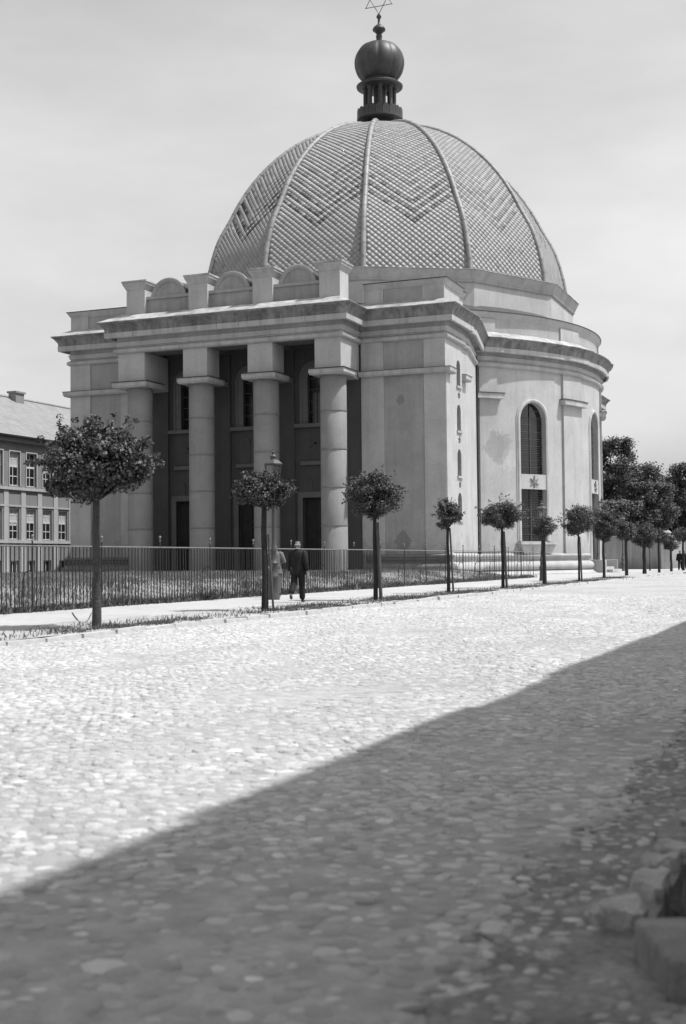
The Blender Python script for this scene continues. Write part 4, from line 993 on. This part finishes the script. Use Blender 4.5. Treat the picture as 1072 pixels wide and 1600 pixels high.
# ------------------------------------------------------------------ the houses behind the camera's right shoulder, whose roofs shade the street
def house(y0, y1, h, label, shade):
    r = tag(empty('street_house', (3.4, y0, 0)), label, 'house', 'houses on the near side of the street'); L = y1-y0
    MH = lambda s, z, d: (-d, s, z); ops = []
    n = int(L/2.6)
    for k in range(n):
        for z0 in (1.0, 4.6, 8.0): ops.append(opening((k+.5)*L/n, .55, z0, z0+2.0, False, .25))
    wall(MB(), MH, 0, L, 0, h-.2, ops).build('wall', 'house_wall', r); MB().box(.3, 9, .01, L-.01, 0, h-.25).build('body', 'house_wall', r)
    for o in ops:
        f_ = MB().sbox(MH, o['c']-.55, o['c']+.55, o['z0']-.12, o['z0'], -.1, .12).build('window', 'stucco_trim', r); fill(MB(), MH, o, -.2).build('pane', 'dark_glass', f_)
    MB().sweep([(0, L), (0, 0)], [(-.0, h-.55), (.1, h-.5), (.3, h-.2), (.5, h-.12), (.5, h), (0, h)]).build('cornice', 'stucco_trim', r)
    MB().add([(-.5, 0, h), (-.5, L, h), (4.6, L, h+1.9), (4.6, 0, h+1.9), (9.2, L, h), (9.2, 0, h)], [(0, 1, 2, 3), (3, 2, 4, 5), (0, 3, 5), (1, 4, 2)]).build('roof', 'roof_tile', r)
EX = 3.4-.5; CT = math.cos(R_(SUN_AZ))/math.tan(R_(SUN_EL))
for y0_, y1_, edge, lab in ((-26, 6.6, -2.91, 'plain house beside the camera whose eaves shade the near roadway'), (6.6, 11.4, -2.98, 'narrow house next along the near side of the street'),
                            (11.4, 14.1, -2.88, 'narrowest low-eaved house on the near side of the street'), (14.1, 46, -2.95, 'long house farther along the near side of the street')):
    house(y0_, y1_, (EX-edge)/CT, lab, 0)

# ------------------------------------------------------------------ people
def skin(name, verts, edges, radii, material, parent, sub=2, root=0):
    me = bpy.data.meshes.new(name); me.from_pydata(verts, edges, []); me.materials.append(MAT[material])
    o = link(name, me, parent); md = o.modifiers.new('skin', 'SKIN'); md.use_smooth_shade = True
    for i, r in enumerate(radii):
        sv = me.skin_vertices[0].data[i]; sv.radius = r if isinstance(r, tuple) else (r, r); sv.use_root = (i == root)
    if sub: ms = o.modifiers.new('sub', 'SUBSURF'); ms.levels = sub; ms.render_levels = sub
    return o
def lerp(a, b, t): return tuple(a[i]+(b[i]-a[i])*t for i in range(3))
def person(loc, rz, h, label, step=0., lift=0., arms=((0, 0), (0, 0)), top='suit_black', legs='suit_black', hair='hair', fold=False, hem=.46):
    """faces +y locally; step = stride, lift = heel raised behind on the left"""
    k = h/1.75; r = tag(empty('person', loc, rz), label, 'person'); S = lambda *p: tuple(v*k for v in p)
    pel = S(0, 0, .94); ch = S(0, .0, 1.28); nk = S(0, -.01, 1.47); hd0 = S(0, .02, 1.56); hd1 = S(0, .035, 1.66)
    hipL, hipR = S(-.09, 0, .90), S(.09, 0, .90)
    kneR = S(.095, .02+step*.15, .50); ankR = S(.10, step*.25, .09); toeR = S(.12, step*.25+.17, .03)
    kneL = S(-.10, -.02-step*.25, .50); ankL = S(-.11, -.05-step*.85, .09+lift); toeL = S(-.12, -.05-step*.85+.10*(1-lift*2), .03+max(0, lift-.10))
    shL, shR = S(-.19, 0, 1.41), S(.19, 0, 1.41)
    if fold: elL, elR, wrL, wrR = S(-.30, .02, 1.15), S(.30, .02, 1.15), S(-.05, .22, 1.12), S(.08, .22, 1.14)
    else: elL, elR, wrL, wrR = S(-.25, arms[0][0]-.03, 1.13), S(.25, arms[1][0]-.03, 1.13), S(-.27, arms[0][1]+.04, .88), S(.28, arms[1][1]+.04, .88)
    V = [pel, ch, nk, hd0, hd1, hipL, kneL, ankL, toeL, hipR, kneR, ankR, toeR, shL, elL, wrL, shR, elR, wrR]
    E = [(0, 1), (1, 2), (2, 3), (3, 4), (0, 5), (5, 6), (6, 7), (7, 8), (0, 9), (9, 10), (10, 11), (11, 12), (1, 13), (13, 14), (14, 15), (1, 16), (16, 17), (17, 18)]
    Rd = [(.10, .08), (.10, .07), .052, (.072, .085), (.07, .09), .08, .055, .038, .03, .08, .055, .038, .03, .035, .036, .028, .035, .036, .028]
    V2, E2, R2 = list(V), list(E), [tuple(q*k for q in (x if isinstance(x, tuple) else (x, x))) for x in Rd]
    for sgn, wi, el, wr_ in ((-1, 15, elL, wrL), (1, 18, elR, wrR)):       # hands: palm and five fingers
        d = Vector(wr_)-Vector(el); d.normalize(); side = Vector((0, 1, 0)) if abs(d.z) > .5 else Vector((0, 0, 1)); w0 = Vector(wr_)
        pm = len(V2); V2.append(tuple(w0+d*.06*k)); E2.append((wi, pm)); R2.append((.034*k, .018*k))
        for f in range(4):
            a = w0+d*.10*k+side*(f-1.5)*.019*k; b_ = a+d*(.045, .055, .05, .04)[f]*k; c_ = b_+d*.03*k+Vector((-sgn*.012*k, 0, 0))
            n0 = len(V2); V2 += [tuple(a), tuple(b_), tuple(c_)]; E2 += [(pm, n0), (n0, n0+1), (n0+1, n0+2)]; R2 += [(.009*k,)*2]*3
        a = w0+d*.045*k+side*.032*k; n0 = len(V2); V2 += [tuple(a), tuple(a+d*.04*k+side*.018*k)]; E2 += [(pm, n0), (n0, n0+1)]; R2 += [(.010*k,)*2, (.009*k,)*2]
    skin('body', V2, E2, R2, 'skin', r, 2)
    # face features and ears sit in the head: nose, ears
    q = MB().lathe([(.0, 1.585*k), (.016*k, 1.59*k), (.012*k, 1.62*k), (.0, 1.64*k)], 0, .115*k, 8)
    q.build('nose', 'skin', r, smooth=60)
    for sgn in (-1, 1): MB().lathe([(.0, 1.575*k), (.012*k, 1.59*k), (.014*k, 1.62*k), (.0, 1.645*k)], sgn*.068*k, .02*k, 8).build('ear', 'skin', r, smooth=60)
    hv = [S(0, -.005, 1.62), S(0, .01, 1.70), S(0, -.03, 1.585)]
    skin('hair', hv, [(0, 1), (0, 2)], [(.074*k, .088*k), (.066*k, .080*k), (.055*k, .05*k)], hair, r, 2)
    # trousers, jacket with sleeves, collar, shoes
    tv = [pel, hipL, kneL, lerp(kneL, ankL, 1.08), hipR, kneR, lerp(kneR, ankR, 1.08)]
    skin('trousers', tv, [(0, 1), (1, 2), (2, 3), (0, 4), (4, 5), (5, 6)], [(.16*k, .13*k), .12*k, .098*k, .088*k, .12*k, .098*k, .088*k], legs, r, 2)
    q = MB(); rings = [(.765, .20, .13, 0), (.77, .235, .165, -.005), (.95, .222, .158, -.005), (1.10, .205, .145, 0), (1.25, .215, .148, 0), (1.36, .22, .138, -.005), (1.425, .185, .115, -.01), (1.465, .11, .085, -.01), (1.50, .078, .075, -.005)]
    n = 24; P = [(rx*math.cos(2*PI*t/n)*(1+.03*math.sin(5*t+9*z))*k, (oy+ry*math.sin(2*PI*t/n)*(1+.04*math.sin(4*t+7*z)))*k, z*k) for z, rx, ry, oy in rings for t in range(n)]
    q.add(P, [(a*n+t, a*n+(t+1) % n, (a+1)*n+(t+1) % n, (a+1)*n+t) for a in range(len(rings)-1) for t in range(n)]+[tuple(range(n-1, -1, -1)), tuple(range((len(rings)-1)*n, len(rings)*n))])
    for sh, el, wr_ in ((shL, elL, wrL), (shR, elR, wrR)):
        s0 = lerp(sh, (0, sh[1], sh[2]), .25); q.tube([s0, lerp(sh, el, .12), lerp(sh, el, .5), el, lerp(el, wr_, .5), lerp(el, wr_, .95)], [.075*k, .088*k, .08*k, .074*k, .067*k, .062*k], 12)
    q.build('jacket', top, r, smooth=70)
    MB().lathe([(.066*k, 1.47*k), (.07*k, 1.50*k), (.064*k, 1.525*k)], 0, -.005, 14).build('collar', 'shirt', r, smooth=60)
    for an, to in ((ankL, toeL), (ankR, toeR)):
        hl = (an[0], an[1]-.05*k, an[2]-.045*k); skin('shoe', [hl, lerp(hl, to, .6), to], [(0, 1), (1, 2)], [(.045*k, .05*k), (.045*k, .042*k), (.04*k, .026*k)], 'shoe', r, 2)
    return r
zs_ = .065
P = px_off(466, 941, zs_)
person((P.x, P.y, zs_), R_(8), 1.70, 'man in a black suit and white collar walking away on the pavement', step=.32, lift=.16, arms=((.05, .08), (-.05, -.06)), hair='hair_grey')
P = px_off(426, 935, zs_)
person((P.x-.25, P.y+.7, zs_), R_(14), 1.70, 'person in a light grey jacket mostly hidden behind the nearest gas lamp', step=.18, lift=.03, top='jacket_grey', legs='trousers_grey', hair='hair', fold=True)
for px_, lab, st_, tp in ((1063, 'distant person in dark clothes with one arm out, left of the distant pair', .3, 'suit_black'), (1070, 'distant person in dark clothes at the right edge of the picture', .15, 'suit_black')):
    d = ray(px_, 891.5); Y = 112.0; X = d.x/d.y*Y
    person((X, Y, zs_), PI, 1.72, lab, step=st_, lift=.04, arms=((.05, .15), (.0, .1)), top=tp)

# ------------------------------------------------------------------ grass, weeds
def blades(P, hgt, wid, seed, lean=.35):
    r = np.random.default_rng(seed); n = len(P); a = r.uniform(0, 2*PI, n); u = np.stack([np.cos(a), np.sin(a), np.zeros(n)], 1)
    a2 = r.uniform(0, 2*PI, n); ln = np.stack([np.cos(a2), np.sin(a2), np.zeros(n)], 1)*(r.random(n)*lean*hgt)[:, None]; h = (hgt*r.uniform(.5, 1.3, n))[:, None]
    w = (wid*r.uniform(.6, 1.3, n))[:, None]; Z = np.array([0, 0, 1.])
    V = np.stack([P-u*w, P+u*w, P+ln*.4+Z*h*.6+u*w*.7, P+ln*.4+Z*h*.6-u*w*.7, P+ln+Z*h], 1).reshape(-1, 3); i5 = np.arange(n)*5
    Fc = np.concatenate([np.stack([i5, i5+1, i5+2], 1), np.stack([i5, i5+2, i5+3], 1), np.stack([i5+3, i5+2, i5+4], 1)])
    t = r.uniform(.6, 1.4, n); return V, Fc, np.concatenate([t, t, t])
gr = np.random.default_rng(21)
n = 70000; gx_ = FX-.05-gr.random(n)**1.5*14; gy_ = 20+gr.random(n)**1.25*54.8
ok = ~((gx_ > SX-8.6) & (gx_ < SX+8.6) & (gy_ > 70.9))
gx_, gy_ = gx_[ok], gy_[ok]
P = np.stack([gx_, gy_, np.array([lawn_z(a, b_) for a, b_ in zip(gx_, gy_)])-.01], 1)
pat = np.sin(gx_*2.1+gy_*.9)*np.sin(gy_*.5)+.7*np.sin(gx_*.8-gy_*1.7+1)*np.sin(gy_*2.3)
V, Fc, t = blades(P, .12*np.clip(1+.55*pat, .25, 2.2), .011, 5); t = t*np.tile(np.clip(1-.25*pat, .5, 1.5), 3)
n2 = 22000; gx2 = FX-14-gr.random(n2)*20; gy2 = 40+gr.random(n2)*34
P2 = np.stack([gx2, gy2, np.array([lawn_z(a, b_) for a, b_ in zip(gx2, gy2)])-.01], 1); V2, F2, t2 = blades(P2, np.full(len(P2), .14), .018, 6)
tag(link('lawn_grass', npmesh('lawn_grass', np.concatenate([V, V2]), np.concatenate([Fc, F2+len(V)]), 'grass', np.concatenate([t, t2]))), 'rough pale meadow grass on the bank behind the iron fence', 'grass', kind='stuff')
# weeds along the foot of the fence and round the trees
WP, WH = [], []
for k in range(9000):
    yv = 19+gr.random()**1.3*56; WP.append((FX+gr.normal(-.12, .14), yv, .06)); WH.append(.10+.10*gr.random()*(1+math.sin(yv*1.7)*math.sin(yv*.6)))
V, Fc, t = blades(np.array(WP), np.array(WH), .022, 7, .9)
tag(link('fence_weeds', npmesh('fence_weeds', V, Fc, 'weed', t)), 'dark broad-leaved weeds growing along the foot of the fence', 'weeds', kind='stuff')
WP, WH = [], []
for i, (px_, by_, *_r) in enumerate(TREES):
    P = px_off(px_, by_)
    if i > 7: continue
    for k in range(6000 if i < 4 else 3600):
        dx, dy = gr.normal(0, .6), gr.normal(.5, 1.7)
        x, yv = P.x+.25+dx*.7, P.y+dy+(1.2 if i in (1, 2, 4, 5) else .6)
        if not (-14.2 < x < KX-.2): continue
        if math.sin(x*5.1+yv*2.3)*math.sin(yv*1.9-x*3.3)+gr.normal(0, .35) < -.05: continue
        WP.append((x, yv, verge_z(x, yv)-.01)); WH.append(gr.uniform(.02, .10))
for k in range(7000):
    x, yv = KX-.2-abs(gr.normal(0, .7)), gr.uniform(11, 75)
    if math.sin(yv*1.3+x)*math.sin(yv*.41+2)+gr.normal(0, .3) < .35 or x < -14.2: continue
    WP.append((x, yv, verge_z(x, yv)-.01)); WH.append(gr.uniform(.02, .07))
V, Fc, t = blades(np.array(WP), np.array(WH), .010, 8, 1.3)
tag(link('verge_weeds', npmesh('verge_weeds', V, Fc, 'weed', t)), 'tufts of grass and weeds on the verge round the street trees', 'weeds', kind='stuff')
# dark growth behind the near kerb
WP = [(gr.uniform(-.58, .5), gr.uniform(4.1, 24), .03) for k in range(5000)]
V, Fc, t = blades(np.array(WP), gr.uniform(.03, .12, 5000), .012, 9, .8)
tag(link('kerb_weeds', npmesh('kerb_weeds', V, Fc, 'weed', t)), 'dark weeds behind the rough kerb at the lower right', 'weeds', kind='stuff')

# a loose loop of wire lying on the pavement between fence and first tree
pts = [px_off(x, y, .075) for x, y in ((113, 957), (117, 963), (121, 968), (126, 974), (133, 973), (139, 967), (143, 958))]
o = MB().tube([p-pts[0] for p in pts], .009, 6).build('wire_loop', 'iron', None, tuple(pts[0]), smooth=60)
tag(o, 'thin loose wire curling on the pavement left of the largest tree', 'wire')
